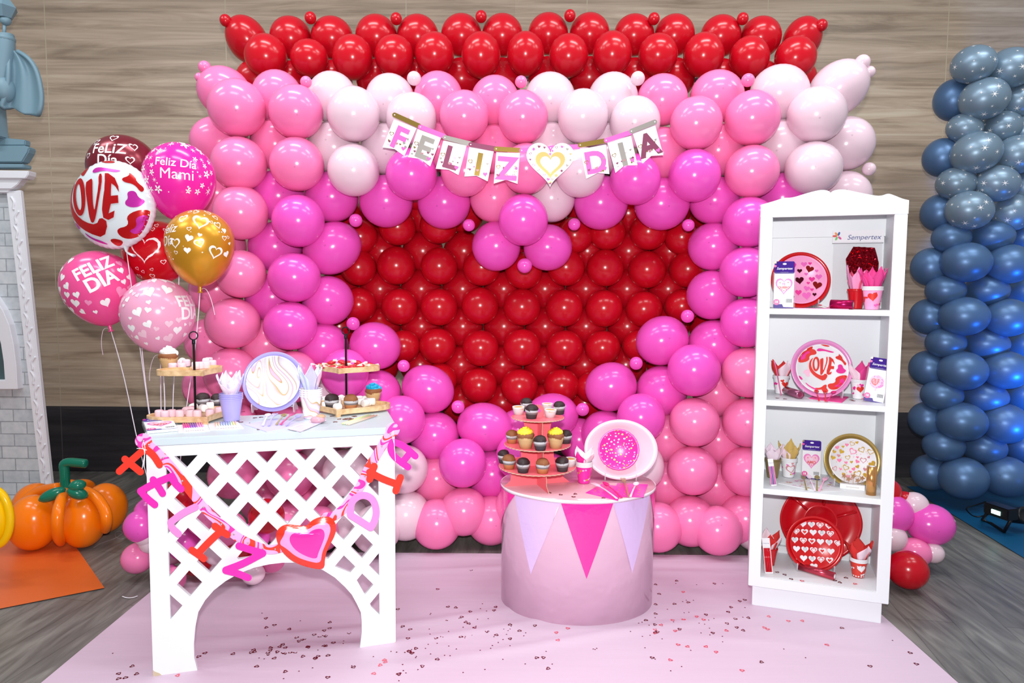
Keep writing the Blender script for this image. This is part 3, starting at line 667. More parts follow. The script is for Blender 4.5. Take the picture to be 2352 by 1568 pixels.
# ---------------------------------------------------------------- shared item builders
M_WOODT = mat('bamboo_tray', (222, 186, 140), .5); n, l, b = nt(M_WOODT)
ns = n.new('ShaderNodeTexNoise'); ns.inputs['Scale'].default_value = 6; ns.inputs['Detail'].default_value = 5; l.new(coords(n, l, (1, 9, 9)), ns.inputs['Vector'])
rp = ramp(n, [(.35, (204, 165, 118)), (.65, (232, 200, 155))]); l.new(ns.outputs[0], rp.inputs[0]); l.new(rp.outputs[0], b.inputs['Base Color'])
def marble(name, cols, scale=3.2, bands=7, dist=1.0):
    """poured-paint contours: bands following the level lines of a smooth noise"""
    m = mat(name, (240, 235, 250), .35); n, l, b = nt(m)
    w = n.new('ShaderNodeTexNoise'); w.inputs['Scale'].default_value = scale; w.inputs['Detail'].default_value = .6; w.inputs['Distortion'].default_value = dist
    l.new(coords(n, l, (1, 1, .7), (.3, .2, .5)), w.inputs['Vector'])
    f = math_(n, l, 'FRACT', math_(n, l, 'MULTIPLY', w.outputs[0], bands))
    r = ramp(n, cols); l.new(f, r.inputs[0]); l.new(r.outputs[0], b.inputs['Base Color']); return m
M_MARB = marble('marble_print', [(0, (250, 248, 252)), (.28, (248, 246, 252)), (.33, (196, 160, 80)), (.37, (240, 190, 225)), (.5, (205, 200, 245)), (.6, (250, 250, 252)), (.8, (225, 215, 245)), (.92, (200, 165, 90)), (.95, (250, 250, 252))], 6, 9)
M_MARB2 = marble('marble_print_pink', [(0, (250, 225, 240)), (.4, (240, 190, 220)), (.6, (250, 240, 248)), (.8, (214, 205, 245)), (1, (250, 235, 245))], 8, 8)
M_WAVES = marble('wavy_print', [(0, (252, 170, 222)), (.46, (252, 180, 226)), (.48, (232, 50, 165)), (.64, (240, 60, 175)), (.66, (252, 180, 226)), (.80, (252, 180, 226)), (.82, (228, 60, 40)), (1, (228, 60, 40))], 9, 7, .6)
M_LAV = mat('lavender_plastic', (176, 168, 236), .25, 0, .6); M_LAVP = mat('lavender_paper', (205, 200, 245), .7)
def tray_shape(kind):
    pts = []
    hl_ = heart_loop(64)
    for x, y in hl_:
        if kind == 'heart': pts.append((x, y * .86))
    return pts
def offset_loop(lp, k): 
    cx = sum(p[0] for p in lp) / len(lp); cy = sum(p[1] for p in lp) / len(lp); return [(cx + (p[0] - cx) * k, cy + (p[1] - cy) * k) for p in lp]
def tiered_stand(label, loc, rz, z_up, hgt, w_low, w_up):
    s = thing('tiered_tray_stand', label, 'tiered tray', loc, rz)
    def tray(w, z, nm):
        lp = [(x * w, y * w) for x, y in tray_shape('heart')]; b = MB()
        b.prism([lp], z, z + .007, fn=lambda u, v, q_: (u, v, q_)); inn = offset_loop(lp, .93)
        b.prism([lp, inn], z + .007, z + .021, fn=lambda u, v, q_: (u, v, q_)); b.build(nm, M_WOODT, s)
    tray(w_low, .008, 'lower_tray'); tray(w_up, z_up, 'upper_tray')
    b = MB()
    for x, y in ((-.28 * w_low, .1 * w_low), (.28 * w_low, .1 * w_low), (0, -.32 * w_low)): b.lathe([(0, 0), (.011, 0), (.011, .008), (0, .008)], 12, 0, Matrix.Translation((x, y, 0)), False)
    b.build('foot', M_WOODT, s)
    b = MB(); b.lathe([(0, .015), (.0045, .015), (.0045, hgt - .052), (.0065, hgt - .05), (.0065, hgt - .036), (.003, hgt - .034), (0, hgt - .033)], 12); b.build('rod', M_BLACK, s)
    b = MB(); b.tube([(.0155 * math.cos(t), 0, hgt - .0185 + .0155 * math.sin(t)) for t in [2 * math.pi * i / 32 for i in range(32)]], .0024, 8, closed=True); b.build('ring_handle', M_BLACK, s)
    return s

# cupcakes -----------------------------------------------------
LIN_W = mat('white_paper_liner', (222, 220, 222), .7); LIN_D = mat('dark_stained_liner', (72, 66, 70), .7); LIN_T = mat('tan_liner', (206, 168, 118), .7); LIN_O = mat('orange_stained_liner', (196, 130, 84), .7)
LIN_U = mat('greyish_paper_liner', (190, 188, 192), .7); LIN_M = mat('half_stained_liner', (128, 120, 120), .7)
CK_D = mat('chocolate_cake', (48, 32, 34), .6); CK_B = mat('brown_cake', (142, 86, 48), .65); CK_L = mat('golden_cake', (214, 165, 105), .65)
FR_Y = mat('yellow_frosting', (250, 228, 60), .4); FR_W = mat('white_frosting', (250, 250, 248), .4); FR_B = mat('blue_frosting', (10, 168, 214), .4)
HIDE = Matrix.Translation((0, 0, 0))
_protos = {}
def cupcake(kind, loc, label, group, s=1, rz=0, tilt=0):
    M = place(loc, rz, tilt, s * 1.40)
    if kind in _protos: return dup(_protos[kind], M, label, group)
    r = thing('cupcake', label, 'cupcake', group=group, M=M)
    low, cake, fr = dict(choc=(LIN_D, CK_D, None), brown=(LIN_O, CK_B, None), light=(LIN_W, CK_L, None), yellow=(LIN_T, CK_B, FR_Y), white=(LIN_T, CK_B, FR_W), blue=(LIN_T, CK_B, FR_B))[kind]
    fl = lambda a, z: 1 + .045 * math.cos(30 * a)
    h = .025 if fr is None else .034; rb, rt = (.0135, .0185) if fr is None else (.0165, .0235)
    b = MB(); mid = h * .55
    b.lathe([(0, .0), (rb, .0), (rb + (rt - rb) * .55, mid)], 60, 0, rf=fl)
    m2 = h * .74; r2 = rb + (rt - rb) * .76; b.lathe([(rb + (rt - rb) * .55, mid), (r2, m2)], 60, 2 if fr is None else 0, rf=fl); b.lathe([(r2, m2), (rt, h), (rt * .98, h), (rt * .9, h * .7)], 60, 1 if fr is None else 0, rf=fl)
    b.build('liner', [low, LIN_W if kind == 'light' else LIN_U, LIN_W if kind == 'light' else LIN_M], r)
    rn = random.Random(hash(kind) % 97 if False else len(kind) * 7)
    ph = [rn.uniform(0, 6) for _ in range(6)]
    bump = lambda a, z: 1 + .05 * math.sin(3 * a + ph[0]) + .04 * math.sin(5 * a + ph[1] + z * 300) + .02 * math.sin(9 * a + ph[2])
    b = MB()
    if kind == 'light': b.lathe([(rt * .9, h * .72), (rt * .93, h * .86), (rt * .6, h * .98), (0, h * 1.02)], 32, 0, rf=bump)
    elif fr is None: b.lathe([(rt * .85, h * .8), (rt * .99, h + .001), (rt * .96, h + .006), (rt * .72, h + .0125), (rt * .4, h + .0155), (0, h + .016)], 32, 0, rf=bump)
    else: b.lathe([(rt * .9, h * .85), (rt * 1.06, h + .001), (rt * 1.08, h + .006), (rt * .95, h + .011), (0, h + .013)], 32, 0, rf=bump)
    b.build('cake', cake, r)
    if fr is not None:
        b = MB(); N = 110; pp = []; rr = []
        turns = 2.7 if kind != 'blue' else 2.1
        for i in range(N):
            t = i / (N - 1); a = turns * 2 * math.pi * t; q = rt * (.74 * (1 - t) ** .8 + .03)
            pp.append((q * math.cos(a), q * math.sin(a), h + .011 + (.017 if kind != 'white' else .02) * t)); rr.append(.0078 * (1 - .6 * t) * (1 + .16 * math.sin(14 * a)))
        b.tube(pp, rr, 10); b.lathe([(rt * .9, h + .009), (rt * .75, h + .014), (rt * .3, h + .022), (0, h + .026)], 24)
        b.build('frosting', fr, r)
    _protos[kind] = r; return r
M_MM = mat('pink_marshmallow', (248, 208, 218), .75); M_MW = mat('white_marshmallow', (246, 244, 242), .75)
def marsh_mesh(m_):
    b = MB(); r_, h = .0115, .021; e = .0035
    b.lathe([(0, 0), (r_ - e, 0), (r_ - .001, .001), (r_, e), (r_, h - e), (r_ - .001, h - .001), (r_ - e, h), (0, h - .0005)], 20)
    o = b.build('m', m_); d = o.data; bpy.data.objects.remove(o); return d
MMD = marsh_mesh(M_MM); MWD = marsh_mesh(M_MW)
def marshmallow(pink, loc, label, group, side=False, rz=0, s=1):
    o = bpy.data.objects.new('marshmallow', MMD if pink else MWD); COL.objects.link(o)
    s *= 1.36; M = Matrix.Translation(loc) @ Matrix.Rotation(rz, 4, 'Z')
    if side: M = M @ Matrix.Translation((0, 0, .0115 * s)) @ Matrix.Rotation(R(90), 4, 'X')
    o.matrix_basis = M @ Matrix.Scale(s, 4); tag(o, label, 'marshmallow', group); return o

# cups and napkins ---------------------------------------------
def cup_stack(loc, h, r, nc, materials, label, cat='cup', decals=None, rolled=(.0022), step=.007, base_mat=None, group=None):
    """nested cups; decals: list of (shape, angle, z, size, mat_index, rot)"""
    outs = []; rb = r * .68
    for k in range(nc):
        last = nc - 1 - k
        nm = 'paper_cup' if decals is not None else 'plastic_cup'
        c = thing(nm, (label + ', ' + ('lowest of stack' if k == 0 else ('topmost of stack' if k == nc - 1 else ORD[k + 1] + ' of stack'))) if nc > 1 else label, cat, Vector(loc) + Vector((0, 0, step * k)), group=group)
        b = MB(); b.lathe([(0, .002), (rb - .001, .002), (rb, 0), (rb + .0004, .004), (r * .985, h - .004)], 40, 0)
        b.lathe([(r * .97, h - .004), (rb - .001, .004), (0, .004)], 40, 0)
        if decals and k == 0:
            for di, (sh, a, z, s_, mi, ro_) in enumerate(decals[::-1]):
                vs, fs = subdiv(*xf(sh, 0, 0, s_, ro_), .006)
                def fn(u, v, a=a, z=z, di=di):
                    zz = z + v; q = rb + (r * .985 - rb) * zz / (h - .004) + .0006 + .00006 * di; t = a - math.pi / 2 + u / q; return (q * math.cos(t), q * math.sin(t), zz)
                b.add([fn(*p) for p in vs], fs, mi, False)
        b.build('body', materials, c)
        b = MB(); b.tube([(r * math.cos(t), r * math.sin(t), h - .002) for t in [2 * math.pi * i / 40 for i in range(40)]], rolled if decals is None else .0028, 8, closed=True); b.build('rim', base_mat or materials[0], c)
        outs.append(c)
    return outs
def napkin_fan(loc, r, h, material, label, petals=4, seed=0, spread=.9, mats2=None, phase=0, jag=.25):
    """folded paper napkin standing in a cup: overlapping pointed leaves opening upward"""
    rn = random.Random(seed); b = MB(); N = 8
    for k in range(petals):
        a0 = phase + 2 * math.pi * k / petals + rn.uniform(-.25, .25); hh = h * rn.uniform(.72, 1); wd = rn.uniform(.8, 1.15) * 2.6 / petals + .35; tl = rn.uniform(.8, 1.15) * spread
        vs = []; fs = []
        for j in range(N + 1):
            v = j / N; half = wd * (1 if v < .6 else (1 - (v - .6) / .4 * .93))
            for i in range(7):
                u = i / 3 - 1; a = a0 + u * half; q = r * (.55 + .45 * min(1, v * 1.6)) + r * tl * v * v * .75 + .003 * math.cos(4 * u + k)
                vs.append((q * math.cos(a), q * math.sin(a), -.02 + (hh + .02) * v * (1 - .1 * u * u)))
        for j in range(N):
            for i in range(6): t = j * 7 + i; fs.append((t, t + 1, t + 8, t + 7))
        b.add(vs, fs, k % (len(mats2) if mats2 else 1))
    o = b.build('paper_napkin', mats2 or material); o.location = loc
    md = o.modifiers.new('t', 'SOLIDIFY'); md.thickness = .0006
    tag(o, label, 'napkin'); return o
# plates --------------------------------------------------------
def plate_on(loc, dia, material, label, name='plate', rz=0, tilt=-14, rim=.12, depth=.012, decals=None, mats2=None, inner=None, wav=0, face=None, sy=1):
    """round plate standing on its edge and leaning back; decals: (shape, u, v, size, mi, rot) in units of the radius"""
    r = dia / 2; p = thing(name, label, 'plate', M=place(loc, rz, R(tilt)))
    T = Matrix.Translation((0, 0, r * sy)) @ Matrix.Diagonal((1, 1, sy, 1)) @ Matrix.Rotation(R(90), 4, 'X')   # local z -> -y (towards the viewer)
    b = MB(); rf = (lambda a, z: 1 + wav * math.cos(24 * a)) if wav else None
    b.lathe([(0, 0), (r * (1 - rim * 1.5), 0), (r * (1 - rim * 1.05), depth * .75), (r * .985, depth), (r, depth * .9), (r * .99, depth - .003), (r * (1 - rim), depth * .75 - .003), (r * (1 - rim * 1.5), -.002), (0, -.002)], 72, 0, T, rf=rf)
    o = b.build('dish', material, p)
    if decals:
        b = MB()
        if face is not None:
            b.lathe([(0, .0008), (r * (1 - rim * 1.5), .0008)], 48, face, T); b.lathe([(r * (1 - rim * 1.5), .0008), (r * (1 - rim * 1.05), depth * .75 + .0008)], 48, face, T)
        for k, (sh, u, v, s_, mi, ro_) in enumerate(decals):
            vs, fs = subdiv(*xf(sh, u, v, s_, ro_), .07)
            def fn(x, y, k=k):
                q = math.hypot(x, y); lim = .975
                if q > lim: x, y, q = x * lim / q, y * lim / q, lim
                d = 0 if q < 1 - rim * 1.5 else (depth * .75 * (q - (1 - rim * 1.5)) / (rim * .45) if q < 1 - rim * 1.05 else depth * (.75 + .25 * (q - 1 + rim * 1.05) / (rim * 1.0)))
                return T @ Vector((x * r, y * r, d + .0012 + .00012 * k))
            b.add([fn(*t) for t in vs], fs, mi, False)
        b.build('printed_face', mats2, p)
    return p
def plate_stand(loc, w, label, rz=0):
    p = thing('plate_stand', label, 'plate stand', loc, rz)
    for s_ in (-1, 1):
        b = MB(); prof = [(.0, 0), (.018, 0), (.02, .012), (.045, .006), (.075, 0), (.085, .004), (.07, .02), (.04, .03), (.03, .06), (.04, .1), (.032, .105), (.02, .07), (.014, .035), (.002, .028), (-.006, .04), (-.012, .036), (-.006, .012)]
        b.prism([smooth_loop(prof, 1)], s_ * w / 2 - .002, s_ * w / 2 + .002, fn=lambda u, v, q_: (q_ + s_ * .0, u - .012, v)); b.build('side_bracket', M_FROST, p)
    b = MB(); b.tube([(-w / 2, .03, .02), (w / 2, .03, .02)], .003, 8); b.build('cross_bar', M_FROST, p); return p
# cutlery -------------------------------------------------------
def cutlery(kind, tail, head, z0, z1, material, label, group=None):
    A = atz(*tail, z0); B_ = atz(*head, z1); d = B_ - A; L = d.length; y = d.normalized(); x = y.cross(Vector((0, 0, 1))).normalized(); z = x.cross(y)
    M = Matrix((x, y, z)).transposed().to_4x4(); M.translation = A
    p = thing(kind, label, kind, M=M @ Matrix.Diagonal((min(1, .13 / L), 1, 1, 1)), group=group); s = L / .145
    fz = lambda v: .004 * math.sin(min(1, v / L) * math.pi) * s
    hl_ = [(-.0045, 0), (.0045, 0), (.0048, .005), (.0035, .03), (.0028, .07), (.003, .1), (-.003, .1), (-.0028, .07), (-.0035, .03), (-.0048, .005)]
    def ex(pts, nm):
        b = MB(); b.prism([[(a * s, c * s) for a, c in pts]], .0012, .0034, fn=lambda u, v, w: (u, v, w + fz(v))); return b.build(nm, material, p)
    ex(hl_, 'handle')
    if kind == 'fork':
        pts = [(-.003, .098), (-.006, .104), (-.0105, .112), (-.0115, .122), (-.0115, .145), (-.0088, .146), (-.0082, .124), (-.0058, .124), (-.005, .146), (-.0022, .146), (-.0016, .124), (.0016, .124), (.0022, .146), (.005, .146), (.0058, .124), (.0082, .124), (.0088, .146), (.0115, .145), (.0115, .122), (.0105, .112), (.006, .104), (.003, .098)]
        ex(pts[::-1], 'tines')
    else:
        b = MB(); b.lathe([(0, -.0052), (.006, -.0045), (.0105, -.0022), (.0128, .0012), (.0134, .0018), (.0128, .002), (.0095, -.0008), (.005, -.0028), (0, -.0035)], 28, 0, Matrix.Translation((0, .124 * s, .005 * s)) @ Matrix.Diagonal((s, 1.5 * s, s, 1))); b.build('bowl', material, p)
    return p
def flat_napkin(corners, z, material, label, decals=None, mats2=None, th=.002, extra=None):
    P = [atz(*c_, z) for c_ in corners]; o0 = sum(P, Vector()) / len(P); o0.z = z; b = MB()
    b.prism([[(p.x - o0.x, p.y - o0.y) for p in P]], th, 0, fn=lambda u, v, w: (u, v, w))
    if decals:
        u_ = P[1] - P[0]; w_ = P[-1] - P[0]
        for sh, a, c_, s_, mi, ro_ in decals:
            q = P[0] + u_ * a + w_ * c_ - o0; b.flat(*xf(sh, q.x, q.y, s_, ro_), mi, lambda u, v: (u, v, th + .0004))
    o = b.build('paper_napkin', mats2 or material); o.location = o0; tag(o, label, 'napkin'); return o
def scatter(sh_list, n, seed, s0, s1, mats_n, rmax=.88, rot=True, mind=None):
    rn = random.Random(seed); out = []; pts = []
    for _ in range(4000):
        if len(out) >= n: break
        q = rmax * math.sqrt(rn.random()); t = rn.uniform(0, 6.283); s = rn.uniform(s0, s1); x, y = q * math.cos(t), q * math.sin(t)
        if any(math.hypot(x - a, y - c_) < (s + d) * .55 for a, c_, d in pts): continue
        pts.append((x, y, s)); out.append((rn.choice(sh_list), x, y, s, rn.choice(mats_n), rn.uniform(-.6, .6) if rot else 0))
    return out
def cup_scatter(sh_list, n, seed, r, h, s0, s1, mats_n):
    rn = random.Random(seed); out = []
    for k in range(n): out.append((rn.choice(sh_list), (k * 2.39996) % 6.283, h * (.12 + .70 * ((k * .7549 + .13) % 1)), rn.uniform(s0, s1), rn.choice(mats_n), rn.uniform(-.5, .5)))
    return out
# LOVE-heart print, traced shapes in units of the disc radius ----
def LV(pts, it=2): 
    return fill([smooth_loop([((x - 374) / 288, -(y - 518) / 288) for x, y in pts], it)])
LOVE = [LV([(178,340),(136,420),(134,488),(164,562),(230,622),(310,650),(352,603),(397,645),(335,737),(230,690),(150,625),(105,550),(98,470),(118,395)], 1),
 fill([[(((212 + 56 * math.cos(t) - 8 * math.sin(t)) - 374) / 288, -((455 + 122 * math.sin(t) + 4 * math.cos(t)) - 518) / 288) for t in [2 * math.pi * i / 32 for i in range(32)]], [(((210 + 24 * math.cos(t)) - 374) / 288, -((455 + 86 * math.sin(t)) - 518) / 288) for t in [2 * math.pi * i / 24 for i in range(24)]]]),
 fill([[((x - 374) / 288, -(y - 518) / 288) for x, y in smooth_loop([(272,375),(300,360),(325,350),(328,400),(316,558),(330,545),(372,410),(370,330),(393,328),(393,400),(360,510),(322,600),(292,638),(272,622),(278,500)], 1)]]),
 fill([[((x - 374) / 288, -(y - 518) / 288) for x, y in [(412,330),(435,333),(478,370),(498,425),(500,465),(480,425),(456,402),(447,482),(492,483),(488,532),(440,532),(414,590),(456,577),(440,618),(402,630),(372,612),(375,560),(408,440),(414,380)]]])]
BLOBS = [(LV([(430,690),(520,680),(515,610),(640,575),(658,640),(600,720),(500,765),(440,745)]), 1), (LV([(500,712),(560,690),(565,630),(640,615),(600,690),(540,740)]), 2), (LV([(196,285),(285,250),(255,322),(228,318)]), 1), (LV([(545,470),(572,460),(595,470),(605,510),(640,530),(610,565),(560,570),(525,550),(528,525),(548,510)]), 2),
 (LV([(315,300),(345,275),(430,298),(520,322),(480,332),(400,308),(330,318)]), 2), (LV([(185,675),(240,722),(300,748),(345,782),(280,760),(205,712)]), 2), (LV([(515,375),(560,362),(555,335),(592,372),(600,405),(640,450),(622,482),(590,420),(530,402)]), 1), (LV([(358,752),(400,745),(452,770),(392,802)]), 1), (LV([(112,600),(150,622),(168,655),(130,650)]), 2), (LV([(330,225),(420,232),(470,262),(400,258)]), 1)]
LOVE_DECALS = [(s, 0, 0, 1, mi, 0) for s, mi in BLOBS] + [(s, 0, 0, 1, 1, 0) for s in LOVE]
LOVE_PLATE = [(BLOBS[0][0], 0, 0, .95, 0, 3.14), (BLOBS[1][0], 0, 0, .95, 1, 3.14), (BLOBS[6][0], 0, 0, .95, 0, 4.2), (BLOBS[3][0], 0, -.1, .8, 2, 3.3)] + [(s, 0, 0, 1, mi - 1, 0) for s, mi in BLOBS] + [(s, .17, .03, .70, 0, 0) for s in LOVE]

# foil balloon packages ----------------------------------------
LOGO_N = lambda: text2d('Sempertex', .012, .25)
def foil_package(loc, w, h, rz, tilt, label, motif, roll=0):
    p = thing('foil_balloon_package', label, 'package', M=place(loc, rz, R(tilt)) @ Matrix.Rotation(R(roll), 4, 'Y'))
    b = MB(); f = lambda u, v: (u, -.0052, v); f2 = lambda u, v: (u, -.0056, v)
    b.box(-w / 2, w / 2, -.005, .005, 0, h * .97, 0)
    hd = rrect(-w / 2, w / 2, h * .74, h, .006)
    b.prism([hd], -.0062, .0062, 1)
    g = lambda u, v: (u, -.0066, v)
    b.flat(*xf(LOGO_N(), 0, h * .85, w * .125), 0, g); b.flat(*xf(text2d('_______', .0), 0, h * .79, w * .08), 0, g)
    b.flat(*xf(DISC, 0, h * .945, w * .2, 0, w * .1), 0, g)
    b.flat(*xf(fill([[(-.5, 0), (0, 0), (0, .5), (-.25, .4)]]), -w * .42, h * .96, w * .2), 4, g); b.flat(*xf(DISC, -w * .46, h * .9, w * .13), 2, g)
    # lower band, number and bar code
    b.flat(*fill([[(-w / 2, 0), (w / 2, 0), (w / 2, .004), (.0, .005), (-.005, h * .085), (-w / 2, h * .085)]]), 1, f)
    b.flat(*xf(DISC, -w * .35, h * .13, w * .32), 2, f); b.flat(*xf(text2d('18' if 'flat' not in label else '10', .03), -w * .36, h * .135, w * .12), 0, f2)
    for k in range(9): b.flat(*fill([[(w * (.13 + .035 * k), h * .12), (w * (.13 + .035 * k + .014 + .008 * (k % 2)), h * .12), (w * (.13 + .035 * k + .014 + .008 * (k % 2)), h * .2), (w * (.13 + .035 * k), h * .2)]]), 3, f2)
    cy = h * .46
    if motif == 'love':
        b.flat(*xf(DISC, 0, cy, w * .74), 5, f)
        for s, mi in BLOBS: b.flat(*xf(s, 0, cy, w * .36), 6, f2)
        for s in LOVE: b.flat(*xf(s, 0, cy, w * .3), 7, lambda u, v: (u, -.0059, v))
        b.flat(*fill([[(-.002, cy - w * .36), (.002, cy - w * .36), (.003, cy - w * .5), (-.003, cy - w * .5)]]), 5, f)
    else:
        b.flat(*xf(HEART, 0, cy, w * .86, 0, w * .98), 6, f); b.flat(*xf(HEART, 0, cy, w * .70, 0, w * .80), 8 if motif == 'quiero' else 5, f2)
        t1, t2 = ('TE', 'QUIERO') if motif == 'quiero' else ('TE', 'AMO')
        q = lambda u, v: (u, -.0060, v)
        b.flat(*xf(text2d(t1, .03), -w * .02, cy + w * .13, w * .11), 6 if motif == 'quiero' else 0, q); b.flat(*xf(text2d(t2, .04), 0, cy - w * .04, w * (.11 if motif == 'quiero' else .15)), 7, q)
        for x, y in ((-.2, .2), (.2, .22), (0, -.22), (-.1, -.17), (.12, -.16)): b.flat(*xf(HEART, w * x, cy + w * y, w * .07), 7, q)
    b.build('card', [M_CARD, M_PURP, M_PMAG, M_BARC, M_GOLD, M_PPALE, M_PPINK, M_PRED, mat('print_ice', (205, 225, 230), .4)], p)
    b = MB(); b.box(-w / 2 - .006, w / 2 + .006, -.0075, .0075, -.001, h * .77); b.build('clear_sleeve', M_CLEAR, p)
    return p

# ================================================================ ITEMS ON THE LATTICE TABLE
sL = tiered_stand('two-tier wooden tray with black rod and ring, left on the lattice table', atz(444, 968, TZ) + Vector((0, .02, 0)), TYAW + R(28), .180, .345, .310, .240)
sR = tiered_stand('two-tier wooden tray with black rod and ring, right on the lattice table', atz(796, 946, TZ) + Vector((0, .0, 0)), TYAW - R(20), .170, .355, .335, .255)
z = TZ + .0155
def inv(M): return M.inverted()
def on_tray(px, py, zz): return atz(px, py, zz)
zu = sL.location.z + .180 + .0072; zl = sL.location.z + .0155
G = 'pink marshmallows on the left upper tray'; cupcake('white', on_tray(388, 848, zu), 'large cupcake with white frosting on the left upper tray', None)
for k, (x, y, s_, t) in enumerate([(397, 850, 0, 'front row beside the frosted cupcake'), (418, 850, 0, 'second of the front row'), (440, 849, 1, 'front row before the black rod'), (460, 847, 0, 'front row right of the rod'), (474, 846, 0, 'front row second right of the rod'), (488, 843, 0, 'rightmost'), (408, 842, 1, 'behind the first of the front row'), (428, 841, 0, 'behind the middle'), (466, 839, 1, 'back row right of the rod'), (480, 836, 0, 'back row farthest right')]):
    marshmallow(1, on_tray(x, y, zu), 'pink marshmallow on the left upper tray, ' + t, G, s_, k)
marshmallow(0, on_tray(419, 838, zu), 'white marshmallow at the back of the left upper tray', None, 1, .4)
G = 'pink marshmallows on the left lower tray'
for k, (x, y, s_, t) in enumerate([(366, 958, 0, 'leftmost'), (379, 960, 0, 'second from left'), (395, 957, 0, 'third from left'), (413, 958, 0, 'fourth from left'), (423, 953, 1, 'behind the fourth from left'), (437, 957, 0, 'left of the rod foot'), (453, 958, 0, 'in front of the rod'), (482, 956, 0, 'second from right'), (503, 951, 0, 'rightmost beside the lavender cups'), (445, 949, 1, 'just left of the rod')]):
    marshmallow(1, on_tray(x, y, zl), 'pink marshmallow on the left lower tray, ' + t, G, s_, k * .7)
for k, (x, y, t) in enumerate([(448, 942, 'left'), (462, 945, 'middle'), (474, 941, 'right')]): marshmallow(0, on_tray(x, y, zl), 'white marshmallow behind the rod of the left lower tray, ' + t, 'white marshmallows on the left lower tray', 1, k)
cupcake('choc', on_tray(466, 936, zl), 'chocolate mini cupcake on the left lower tray right behind the rod', 'chocolate cupcakes on the left tray', 1.08)
cupcake('choc', on_tray(499, 935, zl), 'chocolate mini cupcake on the left lower tray behind the lavender cups', 'chocolate cupcakes on the left tray', 1)
# right stand
zu = sR.location.z + .170 + .0072; zl = sR.location.z + .0155
M_WRAP = mat('candy_wrapper', (248, 238, 240), .3); M_CRED = mat('candy_red', (205, 35, 50), .25)
def candy_proto():
    b = MB(); b.ball((0, 0, 0), (.012, .009, .006), 1, 16, 10)
    for s_ in (-1, 1):
        vs = [(s_ * .011, 0, 0)]; 
        for i in range(7): a = -.7 + 1.4 * i / 6; vs.append((s_ * (.014 + .013 * math.cos(a)), .012 * math.sin(a), .003 * (-1) ** i))
        b.add(vs, [(0, i, i + 1) for i in range(1, 7)], 0, False)
    o = b.build('c', [M_WRAP, M_CRED]); d = o.data; bpy.data.objects.remove(o); return d
CD = candy_proto(); rn = random.Random(5)
cw = ['leftmost', 'front left', 'left of the rod', 'front middle', 'before the rod', 'right of the rod', 'front right', 'rightmost', 'back left', 'back middle', 'back right', 'top of pile left', 'top of pile middle', 'top of pile right']
for k, (x, y, dz) in enumerate([(736, 838, 0), (748, 843, 0), (765, 843, 0), (780, 846, 0), (793, 843, 0), (810, 842, 0), (828, 840, 0), (848, 837, 0), (756, 835, 0), (785, 839, .012), (822, 838, .004), (762, 838, .009), (796, 839, .009), (822, 838, .009)]):
    o = bpy.data.objects.new('wrapped_candy', CD); COL.objects.link(o); o.matrix_basis = Matrix.Translation(atz(x, y, zu + .009) + Vector((0, 0, dz * 1.2))) @ Matrix.Scale(1.5, 4) @ Matrix.Rotation(rn.uniform(-.7, .7), 4, 'Z') @ Matrix.Rotation(rn.uniform(-.2, .2), 4, 'Y')
    tag(o, 'red and white wrapped candy on the right upper tray, ' + cw[k], 'candy', 'wrapped candies on the right upper tray')
G = 'white marshmallows on the right lower tray'
mw = [(743, 925, 0, 'upper left corner'), (748, 938, 0, 'leftmost front'), (755, 922, 1, 'back left'), (770, 918, 0, 'back beside the rod'), (782, 914, 1, 'at the back left of the rod'), (775, 927, 0, 'centre left'), (784, 934, 1, 'between the two muffins, upper'), (782, 942, 1, 'between the two muffins, lower'), (812, 915, 1, 'back right of the rod'), (826, 920, 0, 'upright behind the brown muffin'), (822, 930, 1, 'right of the brown muffin'), (833, 935, 1, 'front right'), (841, 929, 0, 'right side'), (850, 932, 1, 'near the blue cupcake'), (862, 930, 1, 'in front of the blue cupcake'), (800, 922, 1, 'just behind the rod foot'), (838, 914, 1, 'left of the blue cupcake')]
for k, (x, y, s_, t) in enumerate(mw): marshmallow(0, on_tray(x, max(y, 924), zl), 'white marshmallow on the right lower tray, ' + t, G, s_, k * .8)
cupcake('choc', on_tray(762, 939, zl), 'chocolate mini cupcake left of the rod on the right lower tray', None, 1.1)
cupcake('brown', on_tray(806, 940, zl), 'brown mini muffin right of the rod on the right lower tray', None, 1.1)
cupcake('blue', on_tray(857, 925, zl), 'cupcake with bright blue frosting on the right lower tray', None, 1.0)
# lavender cups, marble plate, marble cups
pL = atz(532, 966, TZ); cup_stack(pL, .088, .0415, 4, [M_LAV], 'lavender plastic cup left of the marble plate', step=.0065)
napkin_fan(pL + Vector((0, 0, .107)), .034, .10, None, 'crumpled lavender and white paper napkins standing in the lavender cups', 6, 4, .55, [M_LAVP, mat('white_paper', (244, 240, 248), .8), M_MARB2], .4)
napkin_fan(pL + Vector((0, -.004, .107)), .026, .055, mat('soft_pink_paper', (246, 226, 240), .8), 'white pink folded napkin at the front of the lavender cups', 3, 9, .9, None, -2.2)
pM = atz(715, 960, TZ) + Vector((0, 0, 0)); cup_stack(pM, .092, .0415, 4, [M_MARB], 'marble-print paper cup right of the marble plate', decals=[], step=.0085, base_mat=M_CARD)
napkin_fan(pM + Vector((0, 0, .117)), .034, .105, None, 'ice blue paper napkins standing in the marble-print cups', 6, 12, .5, [mat('ice_blue_paper', (212, 226, 244), .8), M_LAVP, M_MARB2], 1.1)
pp = atz(627, 948, TZ)
plate_on(pp + Vector((0, .0, .004)), .248, M_LAV, 'lavender plastic plate standing behind the marble-print plate', rz=TYAW * .4, rim=.11)
T_ = place(pp + Vector((0, .0, .004)), TYAW * .4, R(-14)) @ Matrix.Translation((0, -.014, .016))
